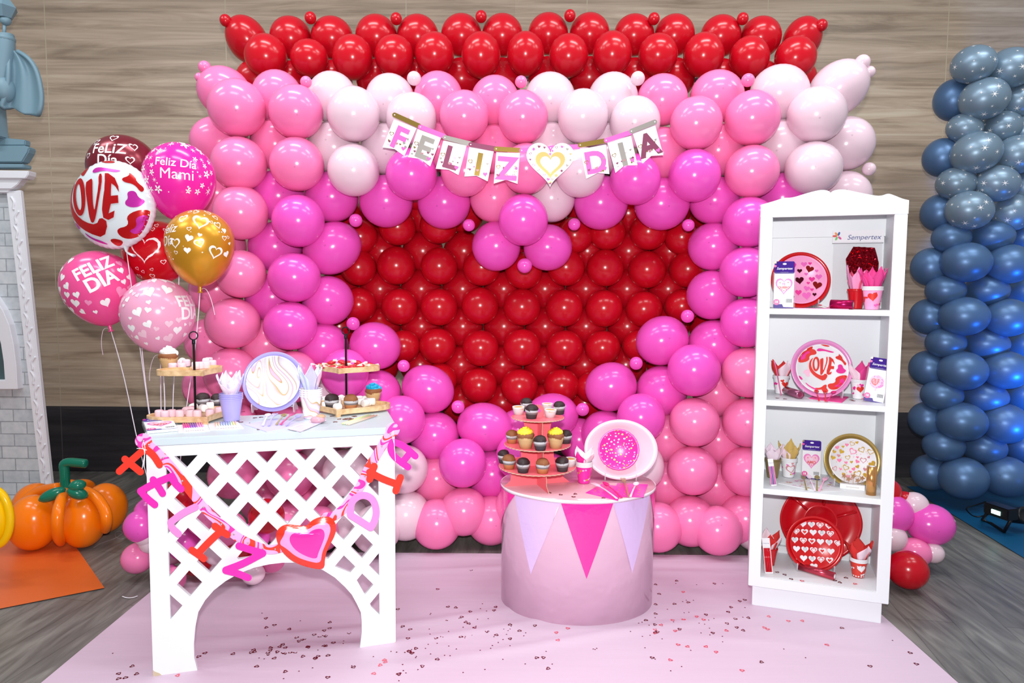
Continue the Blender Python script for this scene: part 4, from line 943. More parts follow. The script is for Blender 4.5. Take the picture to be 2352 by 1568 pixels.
plate_on(T_.to_translation(), .214, M_MARB, 'marble-print paper plate with gold veins leaning on the lavender plate', name='paper_plate', rz=TYAW * .4, rim=.05, depth=.006)
plate_stand(pp + Vector((0, .01, 0)), .165, 'clear plastic stand holding the lavender and marble plates', TYAW * .4)
# flat things
flat_napkin([(560, 975), (640, 962), (700, 975), (612, 992)], TZ, M_LAVP, 'lavender paper napkin lying under the cutlery on the table')
flat_napkin([(660, 985), (735, 958), (750, 966), (690, 992)], TZ + .0024, M_MARB2, 'pink marble-print napkin lying right of the cutlery')
cutlery('spoon', (604, 978), (617, 953), TZ + .004, TZ + .014, mat('pale_pink_plastic', (240, 215, 232), .25, 0, .6), 'pale pink spoon, leftmost of the cutlery below the marble plate')
cutlery('fork', (617, 978), (633, 950), TZ + .004, TZ + .016, M_LAV, 'lavender fork between the pale pink and gold spoons')
cutlery('spoon', (635, 976), (655, 953), TZ + .004, TZ + .014, mat('gold_plastic', (176, 158, 104), .25, .5), 'gold spoon in the middle of the cutlery on the lattice table')
cutlery('fork', (645, 976), (675, 950), TZ + .004, TZ + .016, mat('magenta_plastic', (222, 30, 120), .25, 0, .6), 'magenta fork right of the gold spoon')
cutlery('spoon', (657, 978), (690, 955), TZ + .004, TZ + .014, M_LAV, 'lavender spoon, rightmost of the cutlery on the lattice table')
# foil balloon pack lying flat
c0 = [atz(*p, TZ) for p in ((336, 997), (411, 990), (403, 957), (331, 960))]
u_ = (c0[1] - c0[0]); v_ = (c0[3] - c0[0]); ang = math.atan2(u_.y, u_.x)
pk_ = foil_package((c0[0] + c0[1]) / 2 + Vector((0, 0, .0062)), u_.length * .93, .205, ang, -88, 'foil balloon package with pink AMO heart lying flat at the left table corner', 'amo')
# candle packs
def candle_pack(px, colors, label, c_):
    P = [atz(*q, TZ) for q in c_]; o0 = (P[0] + P[2]) / 2; u_ = P[1] - P[0]; v_ = P[3] - P[0]
    k = thing('candle_pack', label, 'candles', o0); b = MB(); b.prism([[(p.x - o0.x, p.y - o0.y) for p in P]], 0, .002, fn=lambda u, v, w: (u, v, w)); b.build('card', mat('pack_card', (240, 228, 232), .4), k)
    nn = len(colors); hold = MB()
    for i, cc_ in enumerate(colors):
        a = (i + 1) / (nn + 1) * .75 + .15; A = P[0] + u_ * a + v_ * .3 - o0; B_ = P[0] + u_ * a + v_ * .92 - o0; b = MB(); b.tube([A + Vector((0, 0, .007)), B_ + Vector((0, 0, .007))], .0032, 8); b.build('candle', mat('candle_%d' % cc_, [(236, 60, 160), (150, 90, 190), (250, 150, 205), (170, 185, 245), (245, 205, 180), (200, 235, 190), (250, 240, 150)][cc_], .4), k)
        for r_ in (.12, .25): hold.ball(P[0] + u_ * a + v_ * r_ - o0 + Vector((0, 0, .006)), (.0042, .006, .0042), 0, 8, 6)
    hold.build('candle_holders', M_CARD, k); return k
candle_pack(0, [0, 0, 0, 1, 1, 1, 2, 2, 2], 'clear pack of pink and purple birthday candles beside the flat package', [(410, 994), (482, 990), (475, 974), (405, 977)])
candle_pack(0, [4, 4, 3, 3, 3, 3, 5, 6, 4], 'clear pack of pastel birthday candles right of the pink ones', [(482, 988), (560, 984), (545, 969), (478, 974)])
k = thing('candle_pack', 'pack of long pastel candles lying at the right table end', 'candles', atz(820, 965, TZ)); o0 = k.location
P = [atz(*q, TZ) for q in ((775, 976), (800, 980), (880, 954), (845, 953))]; b = MB(); b.prism([[(p.x - o0.x, p.y - o0.y) for p in P]], 0, .0015, fn=lambda u, v, w: (u, v, w)); b.build('sleeve', M_CLEAR, k)
for i, (cc_, t) in enumerate(((4, .2), (4, .4), (5, .6), (6, .75))):
    A = P[0].lerp(P[1], 1 - t) - o0; B_ = P[3].lerp(P[2], 1 - t) - o0; b = MB(); b.tube([A.lerp(B_, .06) + Vector((0, 0, .005)), A.lerp(B_, .9) + Vector((0, 0, .005))], .0028, 8); b.build('candle', MATS['candle_%d' % cc_] if 'candle_%d' % cc_ in MATS else M_PPALE, k)
k = thing('party_favor_bag', 'clear bag with small pink jar, lying right of the pink napkin', 'bag', atz(730, 972, TZ)); b = MB(); b.ball((0, 0, .014), (.028, .02, .014), 0, 20, 12); b.ball((.01, .004, .026), (.018, .014, .008), 1, 16, 10); b.build('jar', [mat('rose_plastic', (205, 150, 165), .2), mat('amber_plastic', (214, 160, 120), .2)], k)
P = [atz(*q, TZ) - k.location for q in ((698, 982), (750, 980), (778, 958), (740, 956))]; b = MB(); b.prism([[(p.x, p.y) for p in P]], .0, .0012, fn=lambda u, v, w: (u, v, w)); b.ball((0, 0, .016), (.036, .028, .016), 0, 20, 12); b.build('bag', M_CLEAR, k)

# ---------------------------------------------------------------- letter banner on the table front
off = TL + TN * .024
def tp(cx, cy, d=0): return onpl(250 + cx / 2.579, 960 + cy / 2.579, off + TN * d, TN)
TI = TM.inverted()
bn = thing('letter_banner', 'wavy pink and red paper banner reading FELIZ DIA across the lattice table front', 'banner', TL, TYAW)
def tl(cx, cy, d=0): return TI @ tp(cx, cy, d)
strip1 = smooth_path([(205, 135), (255, 172), (360, 272), (480, 432), (610, 585), (700, 655), (765, 708), (860, 755), (945, 782), (1010, 772), (1060, 750)])
strip2 = smooth_path([(1290, 600), (1380, 555), (1440, 470), (1495, 400), (1530, 310), (1578, 230), (1640, 130), (1682, 68)])
def ribbon(pts, hw, d, th):
    L = []; Rr = []
    for i, p in enumerate(pts):
        a = pts[max(0, i - 1)]; c_ = pts[min(len(pts) - 1, i + 1)]; dx, dy = c_[0] - a[0], c_[1] - a[1]; q = math.hypot(dx, dy); L.append((p[0] - dy / q * hw, p[1] + dx / q * hw)); Rr.append((p[0] + dy / q * hw, p[1] - dx / q * hw))
    vs = [tl(*p, d) for p in L] + [tl(*p, d) for p in Rr]; n_ = len(pts); fs = [(i, i + 1, n_ + i + 1, n_ + i) for i in range(n_ - 1)]
    return vs, fs
for pts in (strip1, strip2):
    b = MB(); b.add(*ribbon(pts, 27, 0, 0), 0, False); b.ball(tl(*pts[0], 0), (.026, .001, .026), 0); b.ball(tl(*pts[-1], 0), (.026, .001, .026), 0); o = b.build('strip', M_WAVES, bn); md = o.modifiers.new('t', 'SOLIDIFY'); md.thickness = .0008
    e = MB()
    for i in range(0, len(pts), 4): e.ball(tl(*pts[i], .002), .0035, 0, 10, 6)
    e.build('rivet', M_SILV, bn)
MR_ = mat('banner_red', (236, 52, 34), .35); MM_ = mat('banner_magenta', (246, 40, 172), .35); MP_ = mat('banner_pink', (250, 140, 208), .35)
def stroke(b, pts, hw, d, t=.0009):
    pts = smooth_path(pts, 2); L = []; Rr = []
    for i, p in enumerate(pts):
        a = pts[max(0, i - 1)]; c_ = pts[min(len(pts) - 1, i + 1)]; dx, dy = c_[0] - a[0], c_[1] - a[1]; q = math.hypot(dx, dy) or 1; L.append((p[0] - dy / q * hw, p[1] + dx / q * hw)); Rr.append((p[0] + dy / q * hw, p[1] - dx / q * hw))
    def cap(p, q, n_=8):
        dx, dy = p[0] - q[0], p[1] - q[1]; a0 = math.atan2(dy, dx); return [(p[0] + hw * math.cos(a0 - math.pi / 2 + math.pi * i / n_), p[1] + hw * math.sin(a0 - math.pi / 2 + math.pi * i / n_)) for i in range(1, n_)]
    lp = L + cap(pts[-1], pts[-2])[::-1] + Rr[::-1] + cap(pts[0], pts[1])[::-1]
    Q = [tl(*p, d) for p in lp]; b.prism([[(q.x, q.z) for q in Q]], Q[0].y, Q[0].y + t)
letters = [('F', MR_, [[(62, 315), (140, 245), (215, 180), (232, 195)], [(215, 180), (262, 215), (300, 275)], [(95, 243), (140, 280), (187, 318)]]),
 ('E', MM_, [[(188, 432), (270, 385), (372, 345)], [(368, 345), (390, 385), (428, 420)], [(262, 365), (290, 400), (318, 445)], [(188, 432), (225, 475), (272, 512)]]),
 ('L', MP_, [[(512, 527), (440, 560), (372, 612)], [(366, 618), (372, 650), (412, 685)]]),
 ('I', MR_, [[(668, 665), (600, 725), (528, 802)], [(628, 640), (665, 668), (702, 690)], [(492, 782), (528, 806), (562, 832)]]),
 ('Z', MM_, [[(770, 757), (840, 780), (912, 800)], [(912, 800), (800, 860), (692, 900)], [(692, 902), (750, 915), (825, 945)]]),
 ('D', MP_, [[(1432, 575), (1490, 610), (1550, 648)], [(1430, 570), (1436, 490), (1500, 450), (1565, 475), (1588, 550), (1575, 610), (1552, 648)]]),
 ('I', MR_, [[(1545, 320), (1620, 360), (1710, 392)], [(1572, 285), (1555, 325), (1545, 362)], [(1727, 352), (1712, 392), (1700, 430)]]),
 ('A', MM_, [[(1682, 140), (1664, 180), (1690, 230), (1772, 290)], [(1682, 140), (1745, 160), (1815, 225)], [(1788, 200), (1762, 235), (1735, 265)]])]
for k, (nm, m_, strokes) in enumerate(letters):
    b = MB()
    for j, s_ in enumerate(strokes): stroke(b, s_, 21 if nm != 'A' else 20, .006 + .0012 * (k % 2) + .0002 * j)
    o = b.build('letter', m_, bn); o['label'] = '%s paper letter %s' % ({MR_: 'red', MM_: 'magenta', MP_: 'pink'}[m_], nm)
ho = [(1175, 640), (1200, 605), (1260, 580), (1320, 585), (1348, 630), (1342, 690), (1305, 755), (1280, 820), (1278, 898), (1200, 890), (1100, 858), (1025, 795), (988, 715), (995, 660), (1045, 625), (1110, 634)]
hm = [(1178, 664), (1220, 630), (1290, 612), (1318, 650), (1300, 710), (1278, 760), (1262, 800), (1255, 860), (1190, 850), (1110, 822), (1050, 770), (1005, 745), (1040, 690), (1045, 655), (1110, 655)]
hi = [(1172, 690), (1210, 660), (1265, 652), (1283, 690), (1262, 750), (1240, 800), (1232, 836), (1170, 820), (1100, 780), (1066, 725), (1080, 685), (1130, 675)]
hc = (1165, 725)
def puff(lp, m_, d, nm, parent):
    Q = smooth_loop(lp, 2); vs, fs = subdiv(*fill([Q]), 28); b = MB()
    def fn(u, v):
        e = min(1, min(math.hypot(u - a, v - c_) for a, c_ in EDGE) / 75); return tl(u, v, .012 + .012 * math.sin(e * math.pi / 2) + d)
    vs2 = [fn(*p) for p in vs]; b.add(vs2, [f[::-1] for f in fs], 0, True); return b.build(nm, m_, parent)
EDGE = smooth_loop(ho, 2)
h_ = puff(ho, mat('heart_foil_red', (230, 55, 32), .2, .15, .8), 0, 'foil_heart', bn); puff(hm, mat('heart_foil_pink', (252, 165, 218), .2, .15, .8), .0008, 'pink_ring', h_); puff(hi, mat('heart_foil_magenta', (240, 45, 165), .2, .15, .8), .0016, 'magenta_centre', h_)
for pts in ([(205, 140), (195, 165), (215, 200), (205, 255), (197, 300)], [(205, 140), (215, 170), (212, 220), (208, 290)], [(165, 180), (190, 178), (225, 190)], [(1684, 75), (1690, 120), (1692, 180), (1698, 255)], [(1684, 75), (1676, 100), (1690, 150)]):
    b = MB(); b.tube([tl(x, y, .012) for x, y in smooth_path(pts)], .0012, 6); b.build('string', M_RIBBON, bn)

# ================================================================ PINK DRUM
DX, DY, DA, DB, DZ = .292, 2.928, .332, .262, .521
dr = thing('display_drum', 'glossy pink oval drum pedestal holding the cupcake tower', 'pedestal', (DX, DY, 0))
m = mat('pink_gloss_vinyl', (230, 188, 212), .16, 0, .6, coat=.3)
n, l, b = nt(m); ns = n.new('ShaderNodeTexNoise'); ns.inputs['Scale'].default_value = 7; ns.inputs['Detail'].default_value = 3; l.new(coords(n, l, (1, 1, 1)), ns.inputs['Vector'])
bp = n.new('ShaderNodeBump'); bp.inputs['Strength'].default_value = .35; bp.inputs['Distance'].default_value = .02; l.new(ns.outputs[0], bp.inputs['Height']); l.new(bp.outputs[0], b.inputs['Normal'])
b = MB(); S = Matrix.Diagonal((DA, DB, 1, 1)); b.lathe([(0, 0), (1, 0), (1, DZ - .012)], 120, 0, S); b.build('drum_side', m, dr)
b = MB(); b.lathe([(1, DZ - .012), (1.004, DZ - .01), (1.005, DZ - .003), (1.001, DZ), (0, DZ)], 120, 0, S); b.build('drum_top', mat('pink_top_vinyl', (214, 160, 172), .12, 0, .6), dr)
# pennants hanging round the drum
pn = thing('pennant_bunting', 'bunting of magenta and lilac triangles taped round the pink drum top', 'bunting', (DX, DY, 0))
M_BM = mat('pennant_magenta', (246, 48, 158), .12, 0, .6, coat=.3); M_BL = mat('pennant_lilac', (218, 188, 234), .15, 0, .6, coat=.3); M_BW = mat('bunting_tape', (245, 240, 245), .4)
def dpt(t, z, o_=.003): return (( DA + o_) * math.cos(t), (DB + o_) * math.sin(t), z)
for nmat in (M_BM, M_BL):
    nn, ll, bb = nt(nmat); ns = nn.new('ShaderNodeTexNoise'); ns.inputs['Scale'].default_value = 9; ns.inputs['Detail'].default_value = 4; ll.new(coords(nn, ll, (1, 1, 1)), ns.inputs['Vector'])
    bp = nn.new('ShaderNodeBump'); bp.inputs['Strength'].default_value = .4; bp.inputs['Distance'].default_value = .015; ll.new(ns.outputs[0], bp.inputs['Height']); ll.new(bp.outputs[0], bb.inputs['Normal'])
def ang(px, py):
    """angle on the drum of the point seen at that pixel"""
    d = ray(px, py); best = None
    A_ = (d.x / DA) ** 2 + (d.y / DB) ** 2; B_ = 2 * ((-DX) * d.x / DA ** 2 + (-DY) * d.y / DB ** 2); C_ = (DX / DA) ** 2 + (DY / DB) ** 2 - 1
    q = B_ * B_ - 4 * A_ * C_
    if q < 0: return (0 if px > 1300 else math.pi), 0
    s = (-B_ - math.sqrt(q)) / (2 * A_); p = C0 + d * s; return math.atan2((p.y - DY) / DB, (p.x - DX) / DA) % (2 * math.pi), p.z
for (x0, x1, xm, yt, ytip), mt, lab in (((1149, 1184, 1152, 1130, 1265), M_BM, None), ((1183, 1288, 1220, 1150, 1318), M_BL, None), ((1289, 1408, 1347, 1153, 1329), M_BM, None), ((1408, 1491, 1451, 1145, 1316), M_BL, None), ((1492, 1503, 1502, 1130, 1255), M_BM, None)):
    a0, _ = ang(x0, yt); a1, _ = ang(x1, yt); am, zt = ang(xm, ytip)
    if x0 == 1149: a0, am, zt = a0 - .35, a0 - .05, .30
    if x0 == 1492: a1, am, zt = a1 + .45, a1 + .12, .30
    vs = []; fs = []; N = 12; zt0 = DZ - .016
    for j in range(N + 1):
        v = j / N
        for i in range(9):
            u = i / 8; L_ = a0 + (am - a0) * v; R_ = a1 + (am - a1) * v; vs.append(dpt(L_ + (R_ - L_) * u, zt0 + (zt - zt0) * v, .0025))
    for j in range(N):
        for i in range(8): t = j * 9 + i; fs.append((t, t + 9, t + 10, t + 1))
    b = MB(); b.add(vs, fs, 0); b.build('pennant', mt, pn)
b = MB(); vs = []; fs = []; K = 72
for i in range(K + 1):
    t = math.pi * .86 + i / K * math.pi * 1.28; vs += [dpt(t, DZ - .001, .0045), dpt(t, DZ - .013 - .0015 * math.sin(9 * t), .004)]
for i in range(K): fs.append((2 * i, 2 * i + 1, 2 * i + 3, 2 * i + 2))
b.add(vs, fs, 0); o = b.build('tape', M_BW, pn); md = o.modifiers.new('t', 'SOLIDIFY'); md.thickness = .001
b = MB(); b.tube([dpt(ang(1283, 1150)[0], .49, .005), dpt(ang(1278, 1170)[0], .465, .008), dpt(ang(1272, 1190)[0], .435, .006)], .003, 6, flat=(1, .4)); b.build('loose_end', M_BW, pn)

# three tier cake stand
CX, CY = .1125, 2.889
ck = thing('cupcake_tower', 'three-tier coral cardboard cupcake tower with scalloped discs on the pink drum', 'cake stand', (CX, CY, DZ))
M_COR = mat('coral_card', (250, 116, 128), .3, 0, .5); M_KRAFT = mat('cardboard_edge', (205, 175, 150), .8)
tiers = []
for px, rpx in ((968, 61), (1036, 76.5), (1092, 89)):
    r_ = rpx * CY / F; zt = atY(1238, px, CY - r_).z - DZ; tiers.append((r_, zt))
for r_, zt in tiers:
    b = MB(); lp = [((r_ * (1 + .012 * math.cos(44 * a))) * math.cos(a), (r_ * (1 + .012 * math.cos(44 * a))) * math.sin(a)) for a in [2 * math.pi * i / 264 for i in range(264)]]
    b.prism([lp], zt + .0, zt - .004, 0, fn=lambda u, v, w: (u, v, w), side=1); b.build('disc', [M_COR, M_KRAFT], ck)
def leg_prof(z0, z1, w0, wm, w1): return [(-w0, z0), (-wm * 1.02, z0 + (z1 - z0) * .3), (-wm, z0 + (z1 - z0) * .6), (-w1, z1), (w1, z1), (wm, z0 + (z1 - z0) * .6), (wm * 1.02, z0 + (z1 - z0) * .3), (w0, z0)][::-1]
zz = [0, tiers[2][1] - .004, tiers[1][1] - .004, tiers[0][1] - .004]
for k, (w0, wm, w1) in enumerate(((.150, .118, .112), (.083, .074, .084), (.068, .058, .066))):
    z0 = 0 if k == 0 else (tiers[2][1] if k == 1 else tiers[1][1]); z1 = zz[k + 1]
    for rz_ in (R(17), R(107)):
        b = MB(); T = Matrix.Rotation(rz_, 4, 'Z'); b.prism([leg_prof(z0, z1, w0, wm, w1)], -.0015, .0015, 0, T, side=1); b.build('support', [M_COR, M_KRAFT], ck)
b = MB(); zt = tiers[0][1]; lp = [((.030 * (1 + .05 * math.cos(20 * a))) * math.cos(a), zt + .022 + (.030 * (1 + .05 * math.cos(20 * a))) * math.sin(a)) for a in [2 * math.pi * i / 120 for i in range(120)]]
b.prism([lp, disc_loop(24, .013, .013, 0, zt + .024)], -.0015, .0015, 0, Matrix.Rotation(R(8), 4, 'Z'), side=1); b.build('top_handle', [M_COR, M_KRAFT], ck)
def ct(cx, cy, k): return atz(1120 + cx / 5.6, 900 + cy / 5.6, DZ + tiers[k][1])
G = 'mini cupcakes on the cupcake tower'
for kind, x, y, k, s_, t in [('choc', 500, 250, 0, 1.0, 'chocolate, back left of the top tier'), ('light', 398, 300, 0, 1.0, 'golden with white liner, left of the top tier'), ('choc', 562, 352, 0, 1.05, 'chocolate, front left of the top tier'), ('light', 770, 250, 0, .95, 'golden, behind the ring on the top tier'), ('light', 805, 338, 0, 1.0, 'golden with torn liner, front right of the top tier'), ('choc', 925, 298, 0, 1.0, 'pointed chocolate, far right of the top tier'),
    ('brown', 312, 668, 1, .98, 'brown, far left of the middle tier'), ('yellow', 490, 735, 1, 1.02, 'large with yellow frosting, left on the middle tier'), ('choc', 680, 760, 1, 1.06, 'chocolate, between the two yellow ones'), ('yellow', 876, 732, 1, .98, 'large with yellow frosting, right on the middle tier'), ('choc', 1008, 670, 1, 1.0, 'chocolate, far right of the middle tier'), ('choc', 870, 640, 1, .9, 'chocolate, hidden behind the right yellow one'),
    ('choc', 208, 925, 2, 1.0, 'chocolate, back left of the bottom tier'), ('brown', 275, 1000, 2, 1.06, 'brown, left of the bottom tier'), ('choc', 455, 1048, 2, 1.06, 'chocolate, front left of the bottom tier'), ('brown', 708, 1058, 2, 1.08, 'brown, front right of the bottom tier'), ('choc', 965, 1032, 2, 1.06, 'chocolate, right of the bottom tier'), ('light', 1062, 970, 2, 1.0, 'golden, far right of the bottom tier')]:
    cupcake(kind, ct(x, y - 6, k) + Vector((0, .012, 0)), 'cupcake on the coral tower: ' + t, G, s_, rn.uniform(0, 6), rn.uniform(-.03, .05))
# plates, cups
M_TZ = mat('terrazzo_magenta', (248, 52, 172), .3, 0, .5); M_TP = mat('terrazzo_pink', (250, 180, 222), .35); M_TG = mat('terrazzo_gold', (215, 172, 60), .35, .3)
CHIP = [fill([[(.5 * math.cos(a + .3 * math.sin(3 * a + q)) * (1 if q else .8), .38 * math.sin(a)) for a in [2 * math.pi * i / 5 for i in range(5)]]]) for q in (0, 1, 2)]
pp = atz(1425, 1103, DZ)
M_PP = mat('pale_pink_plate', (250, 206, 222), .25, 0, .6)
bp_ = plate_on(pp + Vector((0, .0, .003)), .322, M_PP, 'large pale pink plastic plate standing on the pink drum', rz=R(-6), rim=.15, depth=.012, tilt=-12, sy=.82)
T_ = place(pp + Vector((0, .0, .003)), R(-6), R(-12)) @ Matrix.Translation((-.010, -.016, .042))
plate_on(T_.to_translation(), .180, M_TZ, 'magenta paper plate with gold and pink flecks in front of the pale pink plate', name='paper_plate', rz=R(-6), rim=.12, depth=.008, tilt=-12, wav=.006, decals=scatter(CHIP, 90, 2, .06, .13, (0, 0, 1), .95), mats2=[M_TP, M_TG])
plate_stand(pp + Vector((.0, .0, 0)), .135, 'clear plastic stand under the pale pink plate on the drum', R(-6))
pc = atz(1341, 1108, DZ); cup_stack(pc, .078, .0355, 4, [M_TZ, M_TP, M_TG], 'magenta flecked paper cup beside the cupcake tower', decals=cup_scatter(CHIP, 26, 3, .03, .078, .009, .014, (1, 1, 2)), step=.0055, base_mat=M_CARD)
napkin_fan(pc + Vector((0, 0, .085)), .031, .075, None, 'white and magenta paper napkins standing in the magenta cups', 4, 21, .75, [mat('blush_paper', (248, 226, 234), .8), mat('blush_paper', (0, 0, 0)), M_TZ], .8)
flat_napkin([(1345, 1132), (1382, 1112), (1428, 1118), (1420, 1150)], DZ, M_TZ, 'magenta flecked napkin lying left under the cutlery on the drum', [(CHIP[k % 3], .12 + .19 * (k % 5), .15 + .22 * (k // 5), .011, k % 2, k) for k in range(18)], [M_TZ, M_TG][:1] + [M_TG])
flat_napkin([(1405, 1140), (1418, 1110), (1488, 1113), (1478, 1142)], DZ + .0024, M_TZ, 'magenta flecked napkin lying right under the cutlery on the drum', [(CHIP[k % 3], .12 + .19 * (k % 5), .15 + .22 * (k // 5), .011, 1, k) for k in range(18)], [M_TZ, M_TG])
cutlery('fork', (1417, 1146), (1361, 1110), DZ + .004, DZ + .012, mat('pale_pink_plastic', (0, 0, 0)), 'pale pink fork, leftmost of the cutlery on the pink drum')
cutlery('spoon', (1428, 1144), (1386, 1110), DZ + .004, DZ + .012, mat('magenta_plastic', (0, 0, 0)), 'magenta spoon between the two forks on the pink drum')
cutlery('fork', (1444, 1141), (1430, 1098), DZ + .004, DZ + .016, mat('gold_plastic', (0, 0, 0)), 'gold fork beside the pale spoon on the pink drum')
cutlery('spoon', (1448, 1142), (1463, 1110), DZ + .004, DZ + .014, mat('pale_pink_plastic', (0, 0, 0)), 'pale pink spoon, rightmost of the cutlery on the pink drum')

# ================================================================ WHITE SHELF
SL = atz(1727, 1390, 0); SYAW = R(-18.7); SW = .499; SDEP = .335
sh = thing('bookcase', 'tall white open bookcase with wavy crown, party sets on four shelves', 'shelf', SL, SYAW)
SM = Matrix.Translation(SL) @ Matrix.Rotation(SYAW, 4, 'Z'); x0, x1 = -.017, .5185; BW = x1 - x0
b = MB(); b.box(.0, SW, .0, SDEP, 0, .098); b.build('plinth', M_WHITEWOOD, sh, bevel=.003)
for a, c_ in ((x0, x0 + .018), (x1 - .018, x1)):
    b = MB(); b.box(a, c_, -.014, SDEP + .004, .096, 1.70); b.build('side_panel', M_WHITEWOOD, sh)
for a, c_ in ((x0 - .001, x0 + .046), (x1 - .045, x1 + .001)):
    b = MB(); b.box(a, c_, -.020, -.002, .095, 1.660); b.build('front_stile', M_WHITEWOOD, sh, bevel=.002)
b = MB(); b.box(x0 + .018, x1 - .018, SDEP - .006, SDEP, .1, 1.70); b.build('back_panel', M_WHITEWOOD, sh)
b = MB(); b.box(x0 + .01, x1 - .01, -.012, SDEP, 1.69, 1.705); b.build('top_board', M_WHITEWOOD, sh)
b = MB()
cr_ = [(x0 - .002, 1.660), (x1 + .002, 1.660)] + smooth_path([(x1 + .002, 1.712), (x1 - .02, 1.718), (x1 - .055, 1.735), (x1 - .072, 1.741), (x1 - .095, 1.732), (.40, 1.734), (.33, 1.752), (.29, 1.763), (.262, 1.762), (.247, 1.757), (.242, 1.750), (.237, 1.757), (.222, 1.763), (.20, 1.764), (.15, 1.752), (.10, 1.736), (.068, 1.738), (.04, 1.728), (x0 + .02, 1.718), (x0 - .002, 1.712)], 2)
b.prism([cr_], -.022, -.002); b.build('crown', M_WHITEWOOD, sh)
b = MB(); b.box(x0 + .044, x1 - .043, -.0195, -.0125, .0955, .1385); b.build('bottom_rail', M_WHITEWOOD, sh)
SZ = [1.285, .901, .522, .139]
for z_ in SZ:
    b = MB(); b.box(x0 + .018, x1 - .018, -.012, SDEP - .004, z_ - .023, z_); b.build('shelf_board', M_WHITEWOOD, sh, bevel=.0015)
for za, zb in ((1.60, 1.69), (.139, .17)): b = MB(); b.box(x0 + .018, x1 - .018, SDEP - .03, SDEP - .006, za, zb); b.build('back_rail', M_WHITEWOOD, sh)
def sp_(px, py, k): return atz(px, py, SZ[k] + .0005)
def s0(px, py, c_): return (1700 + px / c_[1] , c_[0] + py / c_[1])
# crops: shelf 1 origin y 420 scale 4.9; shelf 2 y 720 s 5.737; shelf 3 y 920 s 5.737; shelf 4 y 1100 s 4.356
A1, A2, A3, A4 = (420, 4.9), (720, 5.737), (920, 5.737), (1100, 4.356)
def on(px, py, cr, k):
    p = sp_(*s0(px, py, cr), k); q = SM.inverted() @ p          # keep the base on the board
    q.y = min(max(q.y, .012), SDEP - .05); q.x = min(max(q.x, .035), .465); return SM @ q
def at_local(x, y, k): return SM @ Vector((x, y, SZ[k] + .0005))
# for shelf one the top is seen edge-on: use explicit depths
def face(px, py, dloc):
    """point seen at a pixel on the vertical plane dloc behind the shelf front"""
    nrm = Vector((math.sin(SYAW), -math.cos(SYAW), 0)); return onpl(px, py, SL - nrm * dloc, nrm)
def base_at(px, dloc, k): p = face(px, (700, 905, 1110, 1310)[k], dloc); q = SM.inverted() @ p; return SM @ Vector((q.x, dloc, SZ[k] + .0005))
S_RED = mat('red_plate_plastic', (210, 22, 30), .22, 0, .6); M_HP = mat('plate_pink_face', (255, 168, 214), .35)
# ---- shelf 1
pb_ = base_at(1838, .16, 0)
plate_on(pb_, .245, S_RED, 'red plastic plate standing on the top shelf', rz=SYAW * .6, rim=.10, tilt=-10)
T_ = place(pb_, SYAW * .6, R(-10)) @ Matrix.Translation((0, -.014, .016))
plate_on(T_.to_translation(), .212, M_HP, 'paper plate with pink and dark foil hearts on the top shelf', name='paper_plate', rz=SYAW * .6, rim=.06, depth=.006, tilt=-10,
    decals=[(HEART, -.05, -.05, .34, 2, .1), (HEART, .33, .42, .32, 3, -.3), (HEART, .62, -.25, .36, 3, -.2), (HEART, .52, -.62, .16, 2, 0), (HEART, -.05, .35, .2, 2, 0), (HEART, .12, .62, .24, 0, 0), (HEART, .35, .66, .14, 1, 0), (HEART, .68, .1, .26, 0, 0), (HEART, .42, .0, .24, 1, 0), (HEART, .2, .22, .15, 0, 0), (HEART, .28, -.15, .13, 1, 0), (HEART, .22, -.38, .24, 0, -.2), (HEART, .42, -.42, .14, 1, 0), (HEART, .22, -.68, .34, 0, .1), (HEART, -.1, -.55, .26, 1, 0), (HEART, -.3, .55, .28, 1, .3), (HEART, -.45, .2, .2, 0, 0), (HEART, -.5, -.3, .3, 0, .2), (HEART, -.7, 0, .2, 1, 0), (HEART, -.35, -.75, .2, 2, 0), (HEART, .6, .35, .14, 0, 0), (HEART, -.6, .55, .18, 0, 0)], mats2=[M_PPINK, M_PMAG, mat('wine_foil', (110, 15, 40), .2, .8), mat('copper_red_foil', (190, 40, 40), .2, .8)])
plate_stand(pb_ + Vector((0, 0, 0)), .14, 'clear plastic stand under the hearts plate on the top shelf', SYAW * .6)
foil_package(base_at(1799, .025, 0) + Vector((0, 0, .001)), .078, .195, SYAW, -3, 'foil balloon package with TE QUIERO heart, left on the top shelf', 'quiero')
# bag with logo header at the back
q0 = base_at(1968, .25, 0); k = thing('header_card_bag', 'clear bag with white printed header and red foil, back of top shelf', 'bag', M=place(q0, SYAW, R(-4)))
b = MB(); b.box(-.105, .095, -.002, .002, .285, .34, 0); g_ = lambda u, v: (u, -.0026, v)
b.flat(*xf(text2d('Sempertex', .0, .3), .018, .31, .021), 1, g_)
for a_, c_ in ((.3, 2), (1.2, 3), (2.2, 4), (3.4, 5), (4.6, 6)):
    vs, fs = xf(DISC, -.085 + .012 * math.cos(a_ + .9), .315 + .011 * math.sin(a_ + .9), .018, a_ + .9, .009); b.flat(vs, fs, c_, g_)
b.build('header_card', [M_CARD, mat('navy_print', (60, 75, 140), .5), mat('logo_blue', (30, 90, 160), .5), mat('logo_orange', (240, 150, 60), .5), mat('logo_red', (220, 80, 70), .5), mat('logo_green', (120, 200, 110), .5), mat('logo_pink', (220, 80, 150), .5)], k)
b = MB(); b.box(-.10, .09, -.006, .006, .0, .29); b.build('clear_bag', M_CLEAR, k)
b = MB(); foil = [(-.03, .06), (.075, .06), (.078, .20), (.062, .262), (-.022, .268), (-.050, .215)]; vs, fs = subdiv(*fill([foil]), .009); rf_ = random.Random(4)
